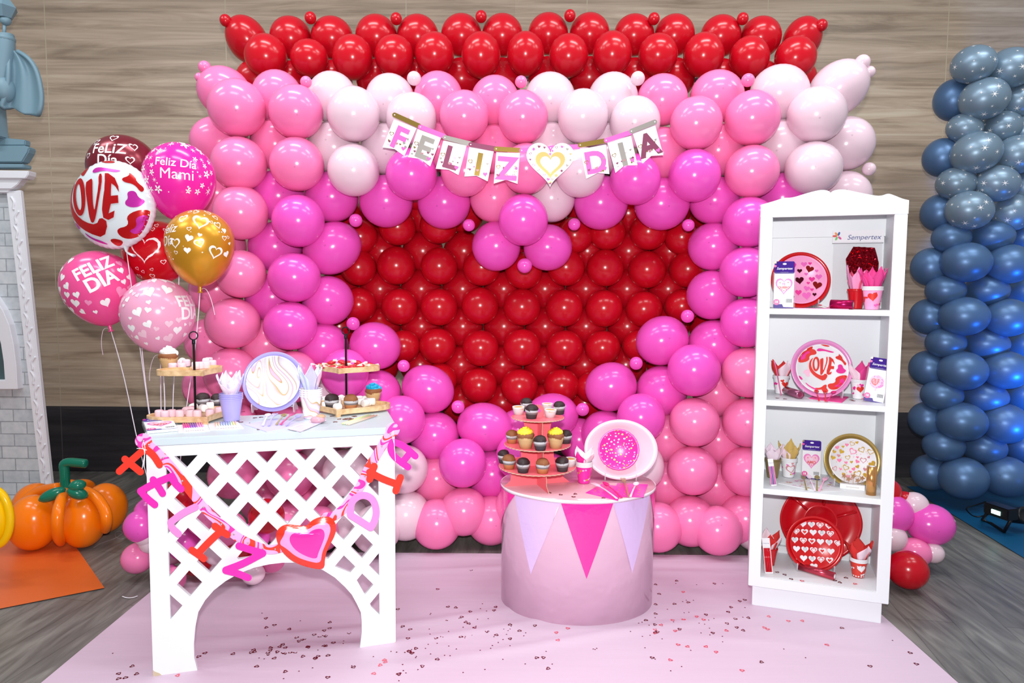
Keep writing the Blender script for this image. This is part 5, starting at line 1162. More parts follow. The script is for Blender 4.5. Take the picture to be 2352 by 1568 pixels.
b.add([(x, -.010 - .004 * math.sin(x * 260 + 3 * math.sin(z * 50)) - rf_.uniform(0, .0025), z) for x, z in vs], fs, 0, False); b.prism([foil], -.004, .003)
b.build('foil_fringe', M_DRED, k)
def hcup(n_, seed, r_, h_, s0_, s1_): return cup_scatter([HEART], n_, seed, r_, h_, s0_, s1_, (1, 2))
pc = base_at(1966, .15, 0); cup_stack(pc, .078, .035, 3, [M_REDP], 'red plastic cup behind the hearts cup on the top shelf', step=.003)
napkin_fan(pc + Vector((0, 0, .078)), .033, .115, None, 'pink hearts napkin standing in the red cups on the top shelf', 5, 31, .35, [M_HP, mat('napkin_heart_red', (240, 90, 130), .7), M_HP], .6)
pc = base_at(2003, .04, 0); cup_stack(pc, .082, .037, 3, [M_HP, M_PPINK, M_PRED], 'pink hearts paper cup, right front of the top shelf', decals=[(HEART, -.45, .05, .038, 2, .1)] + hcup(20, 5, .03, .08, .008, .017), step=.0055, base_mat=M_CARD)
napkin_fan(pc + Vector((0, 0, .085)), .034, .095, mat('magenta_paper', (236, 70, 150), .8), 'magenta folded napkins standing in the hearts cup on the top shelf', 7, 33, .75, None, .2)
def roll(p0, p1, r_, material, label, hollow=True, cap_m=None):
    d = (p1 - p0); Lh = d.length; z_ = d.normalized(); x_ = z_.orthogonal().normalized(); y_ = z_.cross(x_); M = Matrix((x_, y_, z_)).transposed().to_4x4(); M.translation = p0
    t = thing('foil_roll', label, 'roll', M=M); b = MB(); b.lathe([(r_ * .55, 0), (r_, 0), (r_, Lh), (r_ * .55, Lh)], 36, 0, sm=True); b.build('foil', material, t)
    b = MB(); b.lathe([(r_ * .55, -.0005), (r_ * .55, Lh + .0005), (r_ * .62, Lh + .0005)], 24); b.lathe([(r_ * .54, Lh * .9), (0, Lh * .9)], 24); b.build('core', cap_m or M_CARD, t); return t
roll(base_at(1908, .05, 0) + Vector((0, 0, .020)), base_at(1960, .02, 0) + Vector((0, 0, .019)), .019, mat('magenta_foil', (190, 15, 90), .25, .7), 'shiny magenta foil roll lying in front of the red cup, top shelf', cap_m=M_SILV)
fz_ = SZ[0]
def cut_s(kind, ax, ad, bx, bd, k, z0, z1, material, label):
    A = base_at(ax, ad, k) + Vector((0, 0, z0)); B_ = base_at(bx, bd, k) + Vector((0, 0, z1)); d = B_ - A
    import bpy as _b
    y = d.normalized(); x = y.cross(Vector((0, 0, 1))).normalized(); z = x.cross(y); M = Matrix((x, y, z)).transposed().to_4x4(); M.translation = A; L = d.length
    # reuse the pixel based builder by feeding it the projected points
    return cutlery_at(kind, M, L, material, label)
def cutlery_at(kind, M, L, material, label):
    global cutlery
    p = cutlery(kind, (1176, 1200), (1176, 1100), .0, .0, material, label); 
    old = (atz(1176, 1100, 0) - atz(1176, 1200, 0)).length; p.matrix_basis = M @ Matrix.Scale(L / old, 4); return p
o = MB(); 
p_ = [base_at(1800, .03, 0), base_at(1950, .015, 0), base_at(1940, .12, 0), base_at(1830, .13, 0)]; o0 = p_[0].copy(); o.prism([[(q.x - o0.x, q.y - o0.y) for q in p_]], .0018, 0, fn=lambda u, v, w: (u, v, w)); o = o.build('paper_napkin', M_HP); o.location = o0; tag(o, 'pink paper napkin lying flat on the top shelf', 'napkin')
cut_s('spoon', 1905, .03, 1880, .10, 0, .003, .014, M_REDP, 'red spoon on the top shelf, right of the fork beside the plate')
cut_s('fork', 1892, .03, 1860, .11, 0, .003, .016, M_REDP, 'red fork on the top shelf under the hearts plate')
cut_s('fork', 1899, .004, 1926, .05, 0, .003, .028, mat('magenta_plastic', (0, 0, 0)), 'magenta fork leaning on the magenta foil roll, top shelf')
# ---- shelf 2
pb_ = on(1075, 1068, A2, 1); pb_ = base_at(1887, .14, 1)
plate_on(pb_, .252, mat('orchid_plastic', (236, 150, 206), .25, 0, .6), 'orchid pink plastic plate on the second shelf', rz=SYAW * .6, rim=.10, tilt=-12)
T_ = place(pb_, SYAW * .6, R(-12)) @ Matrix.Translation((0, -.014, .017))
plate_on(T_.to_translation(), .214, M_CARD, 'white paper plate with red LOVE heart print on the second shelf', name='paper_plate', rz=SYAW * .6, rim=.06, depth=.006, tilt=-12, decals=LOVE_PLATE, mats2=[M_PRED, M_PMAG, M_PPALE])
plate_stand(pb_, .16, 'clear plastic stand under the LOVE plate on the second shelf', SYAW * .6)
pc = on(535, 1052, A2, 1); cup_stack(pc, .076, .034, 2, [M_CARD, M_PMAG, M_PRED, M_PPALE], 'white cup with red hearts, left on the second shelf', decals=[(HEART, .25, .042, .030, 2, .1)] + cup_scatter([HEART, BLOBS[0][0]], 18, 8, .03, .076, .012, .02, (1, 2, 3)), step=.0055, base_mat=M_CARD)
napkin_fan(pc + Vector((0, 0, .078)), .033, .085, None, 'red and patterned napkins standing in the left cup, second shelf', 5, 41, .75, [mat('red_paper', (222, 48, 45), .8), mat('red_paper', (0, 0, 0)), mat('hearts_paper', (248, 225, 235), .8)], 2.2)
b = MB(); A_ = on(540, 1075, A2, 1); pts = [A_, A_ + Vector((-.025, -.0, .115)), A_ + Vector((-.034, .006, .15))]; b.tube(smooth_path([tuple(p) for p in pts]), .0028, 8); o = b.build('stir_stick', mat('pink_glitter_plastic', (238, 120, 170), .2, .2)); tag(o, 'pink stick leaning on the left cup of the second shelf', 'stick')
roll(on(590, 1060, A2, 1) + Vector((0, .01, .018)), on(790, 1125, A2, 1) + Vector((0, 0, .018)), .0175, mat('rose_mauve_foil', (170, 100, 130), .25, .8), 'mauve foil roll lying at the left of the second shelf', cap_m=mat('wine_core', (150, 50, 90), .4))
pc = on(1560, 1120, A2, 1); cup_stack(pc, .078, .034, 2, [M_CARD, M_PMAG, M_PRED, M_PPALE], 'white cup with red hearts, right on the second shelf', decals=[(HEART, -.3, .042, .030, 2, .1)] + cup_scatter([HEART, BLOBS[0][0]], 18, 9, .03, .076, .012, .02, (1, 2, 3)), step=.0055, base_mat=M_CARD)
napkin_fan(pc + Vector((0, 0, .08)), .034, .088, None, 'magenta and patterned napkins standing in the right cup, second shelf', 5, 43, .75, [mat('magenta_paper', (0, 0, 0)), mat('magenta_paper', (0, 0, 0)), mat('hearts_paper', (0, 0, 0))], 1.2)
foil_package(on(1752, 1165, A2, 1), .074, .185, SYAW - R(10), -5, 'foil balloon package with round LOVE balloon, right on the second shelf', 'love', 7)
q_ = [on(900, 1120, A2, 1), on(1340, 1175, A2, 1), on(1430, 1100, A2, 1), on(1000, 1060, A2, 1)]; b = MB(); b.prism([[(p.x - q_[0].x, p.y - q_[0].y) for p in q_]], .002, 0, fn=lambda u, v, w: (u, v, w)); o = b.build('paper_napkin', mat('magenta_paper', (0, 0, 0))); o.location = q_[0]; tag(o, 'magenta napkin lying flat below the LOVE plate', 'napkin')
M_RT = mat('red_clear_plastic', (214, 20, 40), .15, 0, .6)
cut_s('spoon', 1882, .012, 1874, .115, 1, .003, .032, M_RT, 'red spoon left of the fork on the second shelf'); cut_s('fork', 1897, .008, 1895, .115, 1, .003, .034, M_RT, 'red fork between the two spoons on the second shelf'); cut_s('spoon', 1900, .012, 1917, .115, 1, .003, .032, mat('magenta_plastic', (0, 0, 0)), 'magenta spoon right of the fork on the second shelf')
cut_s('fork', 1868, .008, 1848, .06, 1, .003, .012, M_FROST, 'clear fork lying beside the mauve roll, second shelf')
# ---- shelf 3
pb_ = base_at(1957, .14, 2)
M_GP = mat('gold_plate_plastic', (196, 168, 98), .25, .55)
plate_on(pb_, .228, M_GP, 'gold plastic plate on the third shelf', rz=SYAW * .6, rim=.10, tilt=-12)
T_ = place(pb_, SYAW * .6, R(-12)) @ Matrix.Translation((0, -.014, .017))
rnn = random.Random(11); dc = []
for s_ in scatter([HEART], 34, 17, .12, .34, (0,), .86): dc.append((HEART_O if s_[3] > .22 and rnn.random() < .6 else HEART, s_[1], s_[2], s_[3], rnn.choice((0, 1, 1, 2, 2)), s_[5]))
dc += scatter([DISC], 40, 19, .02, .035, (1, 2), .9)
plate_on(T_.to_translation(), .190, M_CARD, 'white paper plate with pink and gold hearts on the third shelf', name='paper_plate', rz=SYAW * .6, rim=.06, depth=.006, tilt=-12, decals=dc, mats2=[mat('rose_print', (215, 140, 150), .4), mat('heart_pink_print', (250, 130, 170), .4), M_TG])
plate_stand(pb_, .15, 'clear plastic stand under the gold plate on the third shelf', SYAW * .6)
pc = on(425, 1005, A3, 2); cup_stack(pc, .078, .034, 3, [mat('gold_cup_plastic', (150, 132, 88), .3, .4)], 'gold plastic cup, left on the third shelf', step=.0045)
napkin_fan(pc + Vector((0, 0, .08)), .033, .08, None, 'white pink hearts napkins standing in the gold cup, third shelf', 5, 51, .5, [mat('hearts_paper', (0, 0, 0)), mat('soft_pink_paper', (0, 0, 0))], .4)
k = thing('candle_pack', 'narrow pack of pink birthday candles leaning on the gold cup, third shelf', 'candles', M=place(on(445, 1120, A3, 2), SYAW, R(-8)) @ Matrix.Rotation(R(-9), 4, 'Y'))
b = MB(); b.box(-.011, .011, 0, .003, .0, .115); b.build('card', M_CARD, k)
for i in range(3): b = MB(); b.tube([(-.007 + .007 * i, -.003, .006), (-.007 + .007 * i, -.003, .083)], .003, 8); b.build('candle', [M_PPINK, mat('blue_candle', (120, 110, 170), .4), M_PPINK][i], k)
b = MB(); b.flat(*xf(text2d('Sempertex', 0, .25), 0, .098, .0035), 0, lambda u, v: (u, -.0005, v)); b.build('print', mat('navy_print', (0, 0, 0)), k)
pc = on(635, 1000, A3, 2); cup_stack(pc, .078, .034, 3, [M_CARD, M_PPINK, mat('rose_print', (0, 0, 0)), M_TG], 'white cup with rose heart outline on the third shelf', decals=[(HEART_O, -.05, .04, .045, 2, .15), (HEART, .8, .02, .018, 1, .2), (HEART, .1, .067, .012, 2, 0)] + cup_scatter([HEART], 10, 4, .03, .078, .007, .012, (1, 2, 3)), step=.0055, base_mat=M_CARD)
napkin_fan(pc + Vector((0, 0, .085)), .033, .085, None, 'gold paper napkins standing in the rose heart cup, third shelf', 5, 53, .6, [mat('gold_paper', (214, 182, 104), .7), mat('gold_paper', (0, 0, 0)), mat('hearts_paper', (0, 0, 0))], 1.0)
foil_package(on(930, 1030, A3, 2), .076, .172, SYAW, -4, 'foil balloon package with TE AMO heart, middle of the third shelf', 'amo')
roll(on(1722, 1235, A3, 2), on(1722, 1235, A3, 2) + Vector((0, 0, .118)), .0195, mat('gold_copper_foil', (214, 158, 96), .22, .8), 'gold foil roll standing at the right front of the third shelf')
q0 = on(1475, 1165, A3, 2); k = thing('candle_box', 'white box with gold star candles under clear lid, third shelf', 'candles', q0, SYAW - R(4))
b = MB(); b.box(-.047, .047, -.006, .014, 0, .021); b.flat(*xf(text2d('Sempertex', 0, .25), 0, .011, .008), 1, lambda u, v: (u, -.0065, v)); b.build('box', [M_CARD, M_SILV], k)
for i, (x, z_) in enumerate(((-.032, .047), (-.015, .036), (.003, .05), (.02, .034), (.036, .045))):
    b = MB(); b.tube([(x, .004, .02), (x, .004, z_)], .0008, 6); b.prism([[(x + p[0] * .023, z_ + .006 + p[1] * .023) for p in star_loop(5, .24)]], .0, .006); b.build('star_candle', mat('copper_foil', (225, 160, 95), .2, .85), k)
b = MB(); b.prism([smooth_loop([(-.045, .02), (.045, .02), (.045, .06), (-.045, .06)], 2)], -.006, .013); b.build('clear_lid', M_CLEAR, k)
q_ = [on(505, 1090, A3, 2), on(1085, 1262, A3, 2), on(1390, 1190, A3, 2), on(850, 1010, A3, 2)]; b = MB(); b.prism([[(p.x - q_[0].x, p.y - q_[0].y) for p in q_]], .002, 0, fn=lambda u, v, w: (u, v, w))
ux, vx = q_[1] - q_[0], q_[3] - q_[0]
for i in range(34):
    a, c_ = rnn.uniform(.06, .94), rnn.uniform(.06, .94); p = ux * a + vx * c_; b.flat(*xf(rnn.choice((HEART, HEART_O)), p.x, p.y, rnn.uniform(.008, .018), rnn.uniform(-1, 1)), rnn.choice((1, 2, 3)), lambda u, v: (u, v, .0024))
o = b.build('paper_napkin', [M_CARD, M_PPINK, mat('rose_print', (0, 0, 0)), M_TG]); o.location = q_[0]; tag(o, 'white napkin with pink and gold hearts lying on the third shelf', 'napkin')
for kd, a, c_, m_, t in (('fork', 1853, 1843, mat('gold_plastic', (0, 0, 0)), 'gold fork, leftmost'), ('spoon', 1873, 1855, mat('pale_pink_plastic', (0, 0, 0)), 'pale pink spoon, second'), ('spoon', 1877, 1876, mat('gold_plastic', (0, 0, 0)), 'gold spoon, third'), ('fork', 1882, 1897, mat('pink_fork_plastic', (248, 170, 205), .25), 'pink fork, rightmost')): cut_s(kd, a, .01, c_, .12, 2, .004, .04, m_, t + ' of the cutlery on the third shelf')
# ---- shelf 4
pb_ = base_at(1881, .27, 3)
sg = thing('divided_tray', 'large round red divided tray standing at the back of the bottom shelf', 'tray', M=place(pb_ + Vector((0, 0, .004)), SYAW * .7, R(-8)))
r_ = .172; T = Matrix.Translation((0, 0, r_)) @ Matrix.Rotation(R(90), 4, 'X'); b = MB()
b.lathe([(0, 0), (r_ * .32, 0), (r_ * .36, .014), (r_ * .42, .016), (r_ * .46, .004), (r_ * .86, .004), (r_ * .94, .018), (r_, .020), (r_ * .99, .016), (r_ * .9, -.002), (0, -.004)], 96, 0, T, rf=lambda a, z: 1 + .018 * abs(math.cos(3 * a)) ** 2); b.build('dish', M_REDP, sg)
for i in range(6):
    a = i * math.pi / 3 + .35; b = MB(); b.tube([T @ Vector((r_ * .42 * math.cos(a), r_ * .42 * math.sin(a), .012)), T @ Vector((r_ * .93 * math.cos(a), r_ * .93 * math.sin(a), .015))], .006, 8); b.build('divider', M_REDP, sg)
pb_ = base_at(1871, .12, 3)
plate_on(pb_, .238, S_RED, 'red plastic plate on the bottom shelf in front of the divided tray', rz=SYAW * .6, rim=.10, tilt=-12)
T_ = place(pb_, SYAW * .6, R(-12)) @ Matrix.Translation((0, -.014, .016)); dc = []
for j, row in enumerate((.78, .46, .10, -.26, -.62, -.92)):
    for i in range(6):
        u = -.82 + .34 * i + (.06 if j % 2 else 0); 
        if math.hypot(u, row) > .95: continue
        dc.append((HEART, u, row, .29, 0, .0)); q = (i * 3 + j * 5) % 4
        if q == 0: dc.append((HEART, u, row, .15, 1, 0))
        if q == 1: dc += [(HEART_O, u, row, .2, 1, 0)]
        if q == 2: dc += [(DISC, u + .05 * a, row + .03 + .05 * c_, .025, 2, 0) for a in (-1, 0, 1) for c_ in (-1, 0, 1)]
plate_on(T_.to_translation(), .206, mat('plate_red_face', (218, 30, 35), .3), 'red paper plate with rows of white hearts on the bottom shelf', name='paper_plate', rz=SYAW * .6, rim=.06, depth=.006, tilt=-12, decals=dc, mats2=[M_CARD, M_PRED, M_BARC])
plate_stand(pb_, .15, 'clear plastic stand under the red plate on the bottom shelf', SYAW * .6)
pc = on(290, 850, A4, 3); cup_stack(pc, .075, .033, 2, [M_REDP], 'red plastic cup behind the candle pack, bottom shelf', step=.004)
napkin_fan(pc + Vector((0, 0, .075)), .033, .085, None, 'red and white napkins standing in the red cup, bottom shelf', 5, 61, .8, [mat('red_paper', (0, 0, 0)), mat('hearts_paper', (0, 0, 0)), mat('red_paper', (0, 0, 0))], .4)
k = thing('candle_pack', 'long pack of red birthday candles leaning on the red cup, bottom shelf', 'candles', M=place(on(290, 945, A4, 3), SYAW, R(-10)) @ Matrix.Rotation(R(-7), 4, 'Y'))
b = MB(); b.box(-.016, .016, 0, .003, 0, .150); b.flat(*xf(text2d('Sempertex', 0, .25), 0, .128, .004), 1, lambda u, v: (u, -.0006, v)); b.build('card', [M_CARD, mat('navy_print', (0, 0, 0))], k)
for i in range(4): b = MB(); b.tube([(-.010 + .0067 * i, -.004, .008), (-.010 + .0067 * i, -.004, .108)], .0034, 8); b.build('candle', M_RT, k)
pc = on(1180, 970, A4, 3); cup_stack(pc, .072, .034, 3, [mat('cup_red_print', (222, 62, 50), .4), M_CARD, M_PPALE], 'red cup with white hearts, right on the bottom shelf', decals=[(HEART, -.1, .042, .034, 1, .1), (HEART_O, -.1, .042, .028, 0, .1)] + cup_scatter([HEART], 16, 14, .03, .07, .007, .012, (1,)) + [(fill([[(-.5, -.5), (.5, -.5), (.5, .5), (-.5, .5)]]), i * .42, .007, .006, 1, 0) for i in range(15)], step=.0055, base_mat=M_CARD)
napkin_fan(pc + Vector((0, 0, .078)), .033, .085, None, 'red and striped napkins standing in the right cup, bottom shelf', 5, 63, .9, [mat('red_paper', (0, 0, 0)), mat('red_paper', (0, 0, 0)), mat('hearts_paper', (0, 0, 0))], 2.6)
roll(on(585, 905, A4, 3) + Vector((0, -.0, .017)), on(930, 1000, A4, 3) + Vector((0, -.012, .017)), .0165, mat('rose_red_foil', (205, 70, 90), .22, .75), 'rose red foil roll lying below the plate, bottom shelf')

# ================================================================ BALLOON BOUQUET
ANCH = Vector((atY(385, 1120, 3.05)).to_tuple()); ANCH.z = .09
def tb_prof(rx, h):
    """teardrop outline: returns radius at height v (0 = crown centre), crown +, neck -"""
    n = 26; out = []
    up = rx * .98; dn = h - up
    for i in range(n + 1):
        t = math.pi * i / n; c_ = math.cos(t); r = rx * math.sin(t)
        if c_ >= 0: zz_ = up * c_
        else: zz_ = dn * c_; r *= (1 - .13 * c_ * c_)
        out.append((max(r, 0), zz_))
    return out
def bouquet(px, top, bot, rxp, Y, material, label, tilt=0, decals=(), mats2=(), lens=None, knot=None, strings=True, rdir=0):
    """latex balloon with print; tilt leans the neck sideways"""
    k = Y / F; h = (bot - top) * k; rx = rxp * k; prof = tb_prof(rx, h); up = rx * .98
    ctr = atY(px, top + up / k, Y)
    rt = thing('balloon', label, 'balloon', M=Matrix.Translation(ctr) @ Matrix.Rotation(R(tilt), 4, 'Y') @ Matrix.Rotation(R(rdir), 4, 'Z'))
    b = MB(); b.lathe(prof[::-1][1:-1] and [(0, prof[-1][1])] + prof[::-1][1:-1] + [(0, prof[0][1])], 56, 0)
    def Rv(v):
        for (r0, z0), (r1, z1) in zip(prof, prof[1:]):
            if z1 <= v <= z0: return r1 + (r0 - r1) * (v - z1) / max(1e-9, z0 - z1)
        return .001
    for j, (sh_, u, v, s_, mi, ro_) in enumerate(decals):
        vs, fs = subdiv(*xf(sh_, 0, 0, s_ * rx, ro_), .05 * rx)
        def fn(x, y):
            vv = v * rx + y; q = max(Rv(vv), .15 * rx); a = (u * rx) / rx + x / q; rr = Rv(vv) + .0006 + .00002 * j; return (rr * math.sin(a), -rr * math.cos(a), vv)
        b.add([fn(*p) for p in vs], fs, mi, False)
    b.build('skin', [material] + list(mats2), rt)
    b = MB(); zb = prof[-1][1]; b.lathe([(.009, zb + .004), (.006, zb - .004), (.0085, zb - .010), (.005, zb - .016), (.012, zb - .026), (.010, zb - .027), (0, zb - .018)], 16, 0); b.build('knot', material, rt)
    if strings:
        A = Vector((0, 0, zb - .012)); B_ = rt.matrix_basis.inverted() @ ANCH; b = MB(); pts = [A.lerp(B_, t) + Vector((.006 * math.sin(9 * t), 0, 0)) for t in [i / 14 for i in range(15)]]
        b.tube(pts, .0016, 6, flat=(1.4, .5)); b.build('ribbon', M_RIBBON, rt)
        b = MB(); d_ = -1 if px < 400 else 1; b.tube(smooth_path([(0, 0, zb - .012), (d_ * .025, -.005, zb - .004), (d_ * .045, -.005, zb - .04), (d_ * .058, -.004, zb - .09), (d_ * .062, 0, zb - .12)]), .0016, 6, flat=(1.6, .5)); b.build('ribbon_tail', M_RIBBON, rt)
    return rt
M_BURG = latex('latex_burgundy', (128, 32, 48), .25, .35, tip=False); M_MAGM = latex('latex_fuchsia_print', (238, 40, 165), tip=False); M_REDB = latex('latex_bright_red', (205, 12, 28), tip=False)
M_GOLDB = latex('latex_pearl_gold', (216, 152, 40), .28, .45, tip=False); M_PINKB = latex('latex_print_pink', (240, 82, 150), tip=False); M_PALEB = latex('latex_print_pale', (240, 166, 198), tip=False)
SPINK = mat('translucent_pink_print', (246, 150, 195), .5); SWH = mat('soft_white_print', (248, 205, 222), .5)
FZ = lambda s, b_=.03, sh_=0: text2d(s, b_, sh_)
rb = random.Random(9)
def hearts(n_, seed, smin, smax, mis, vmin=-.75, vmax=.9, shapes=(HEART,), avoid=()):
    q = random.Random(seed); out = []; pts = [(a[0], a[1], a[2]) for a in avoid]
    for _ in range(6000):
        if len(out) >= n_: break
        v = q.uniform(vmin, vmax); u = q.uniform(-1.5, 1.5); s = q.uniform(smin, smax)
        if any(math.hypot((u - a) * math.sqrt(max(.1, 1 - v * v)), v - c_) < (s + d) * .55 for a, c_, d in pts): continue
        pts.append((u, v, s)); out.append((q.choice(shapes), u, v, s, q.choice(mis), q.uniform(-.5, .5)))
    return out
bouquet(283, 313, 470, 74, 3.30, M_BURG, 'burgundy balloon printed Feliz Dia, behind the LOVE balloon', 0,
    [(FZ('FeLiZ', .012), .08, .42, .30, 1, 0), (FZ('Día', .012), .08, .08, .30, 1, 0), (HEART_O, -.55, .62, .22, 1, 0), (HEART_O, .15, .75, .24, 1, 0), (HEART_O, .86, .50, .26, 1, 0), (HEART_O, .70, .08, .26, 1, 0), (HEART_O, -.62, .2, .2, 1, 0)], [WHITE])
av = [(.3, .3, .75), (.35, -.05, .75), (0, .28, .3), (.65, .2, .4), (.66, -.08, .45), (.1, -.1, .4)]
bouquet(412, 330, 505, 76, 3.10, M_MAGM, 'magenta balloon with white flowers printed Feliz Dia Mami', 2,
    [(FZ('Feliz Día', .008), .34, .26, .23, 1, -.03), (FZ('Mami', 0, 0), .38, -.06, .30, 1, 0)] + hearts(40, 4, .15, .27, (1,), -.55, .92, (FLOWER, FLOWER, STAR6), av) + hearts(40, 5, .025, .05, (1,), -.6, .95, (DISC,), av), [WHITE])
bouquet(226, 576, 750, 78, 3.05, M_PINKB, 'pink balloon with white hearts printed FELIZ DIA, lowest left of bunch', -13,
    [(FZ('FELIZ', .03), .50, .38, .33, 1, .28), (FZ('DÍA', .03), .62, -.02, .37, 1, .28)] + hearts(34, 14, .12, .34, (1, 1, 2), -.85, .92, (HEART,), [(.42, .42, .9), (.5, .02, .8), (.1, .3, .5), (.8, .3, .5)]), [WHITE, SPINK, M_PINKB])
bouquet(363, 640, 811, 79, 2.98, M_PALEB, 'pale pink balloon with white hearts above the frosted cupcake', -3,
    [(FZ('FELIZ', .03), 1.55, .30, .30, 1, 0), (FZ('DÍA', .03), 1.5, -.05, .34, 1, 0)] + hearts(50, 24, .10, .30, (1, 1, 2, 2), -.9, .92, (HEART,), [(1.3, .2, .6)]), [WHITE, SWH])
bouquet(361, 508, 652, 73, 3.22, M_REDB, 'red balloon with rough white heart outline in the middle of bunch', 4,
    [(fill([[(x + rb.uniform(-.012, .012), y + rb.uniform(-.012, .012)) for x, y in heart_loop(60)], [(x * 1 + rb.uniform(-.01, .01), y + rb.uniform(-.01, .01)) for x, y in heart_loop(60, .84)]]), .12, .02, .88, 1, 0)] + hearts(40, 33, .10, .17, (1,), -.9, .9, (HEART_O,), [(.12, .02, .9)]), [WHITE], strings=True)
bouquet(459, 483, 657, 74, 2.95, M_GOLDB, 'pearl gold balloon with white hearts printed Feliz Dia, right of bunch', 1,
    [(FZ('Feliz', .005, .2), -.66, .32, .26, 1, .12), (FZ('Día', .005, .2), -.66, -.02, .28, 1, .1), (HEART_O, -.3, -.12, .34, 1, 0), (HEART_O, .45, .52, .46, 1, -.2), (HEART_O, .42, -.1, .30, 1, .3), (HEART_O, .88, -.35, .44, 1, -.2), (HEART_O, -.2, .62, .26, 1, .3)] + hearts(26, 44, .10, .26, (1,), -.6, .95, (HEART, HEART_O), [(-.8, .3, .7), (-.7, -.05, .6), (-.3, -.12, .35), (.45, .52, .45), (.42, -.1, .3), (.88, -.35, .4), (-.2, .62, .25)]) + hearts(24, 45, .02, .05, (1,), -.6, .9, (DISC,)), [WHITE])
# round foil balloon
Y = 3.02; k = Y / F; r_ = 99 * k
ctr = atY(261, 471, Y)
lv = thing('foil_balloon', 'round white foil balloon with big red LOVE heart lettering', 'balloon', M=Matrix.Translation(ctr) @ Matrix.Rotation(R(-6), 4, 'Z') @ Matrix.Rotation(R(-7), 4, 'Y'))
def lens_y(q): return .40 * r_ * math.sqrt(max(0, 1 - q * q)) ** .9
b = MB(); prof = [(0, -lens_y(0))] + [(r_ * math.sin(t), -lens_y(math.sin(t))) for t in [math.pi / 2 * i / 16 for i in range(1, 17)]]
Tm = Matrix(((1, 0, 0, 0), (0, 0, 1, 0), (0, 1, 0, 0), (0, 0, 0, 1)))
crink = lambda a, z: 1 + .006 * math.sin(46 * a) * (1 if abs(z) < .16 * r_ else 0)
b.lathe(prof[::-1], 184, 0, Tm, rf=crink); b.lathe([(p[0], -p[1]) for p in prof], 184, 0, Tm, rf=crink)
for j, (sh_, u, v, s_, mi, ro_) in enumerate(LOVE_DECALS):
    vs, fs = subdiv(*xf(sh_, u, v, s_, ro_), .05)
    def fn(x, y):
        q = math.hypot(x, y)
        if q > .975: x, y, q = x * .975 / q, y * .975 / q, .975
        e_ = 1 + .0012 * j / 3; return (x * r_ * e_, (-lens_y(q) - .0012) * (1 + .003 * j) , y * r_ * e_)
    b.add([fn(*p) for p in vs], fs, mi, True)
b.build('skin', [M_FOILWH, M_FOILRED, M_FOILMAG], lv)
b = MB(); b.tube([(.03, 0, -r_ * .96), (.028, 0, -r_ * 1.08), (.04, 0, -r_ * 1.14), (.06, .0, -r_ * 1.2)], [.02, .008, .012, .016], 10, flat=(1, .4)); b.build('neck', M_FOILWH, lv)
A = Vector((.028, 0, -r_ * 1.08)); B_ = lv.matrix_basis.inverted() @ ANCH; b = MB(); b.tube([A.lerp(B_, i / 12) for i in range(13)], .0016, 6, flat=(1.4, .5)); b.build('ribbon', M_RIBBON, lv)
b = MB(); b.lathe([(0, 0), (.04, 0), (.045, .02), (.03, .07), (.012, .085), (0, .085)], 20); o = b.build('balloon_weight', M_PPINK); o.location = (ANCH.x, ANCH.y, 0); tag(o, 'pink weight on the floor holding the bunch ribbons', 'weight')

# ================================================================ UPPER BANNER
YU = 3.335
def ub(cx, cy, d=0): return atY(860 + cx / 3.459, 240 + cy / 3.459, YU - d)
ubn = thing('pennant_banner', 'white pennant banner reading FELIZ DIA with gold heart on pink balloons', 'banner', ub(1397, 350)); U0 = ubn.location.copy()
def ul(cx, cy, d=0): return ub(cx, cy, d) - U0
cardw = M_CARD
flags = [('F', [(155,118),(335,188),(238,408),(160,354),(65,340)], M_PPINK, 0), ('E', [(345,195),(530,262),(443,492),(365,432),(268,418)], M_SILV, 1), ('L', [(548,285),(733,325),(668,560),(590,518),(487,510)], M_MAUVE, 2), ('I', [(755,335),(948,372),(900,610),(810,566),(715,572)], M_GOLD, 3), ('Z', [(968,378),(1155,385),(1137,630),(1045,598),(948,628)], M_PPINK, 4),
 ('D', [(1636,355),(1838,318),(1867,552),(1775,543),(1683,590)], M_PPINK, 5), ('I', [(1848,295),(2038,248),(2090,482),(1985,484),(1915,543)], M_SILV, 6), ('A', [(2052,232),(2230,165),(2295,402),(2200,408),(2130,468)], M_MAUVE, 7)]
rb = random.Random(12)
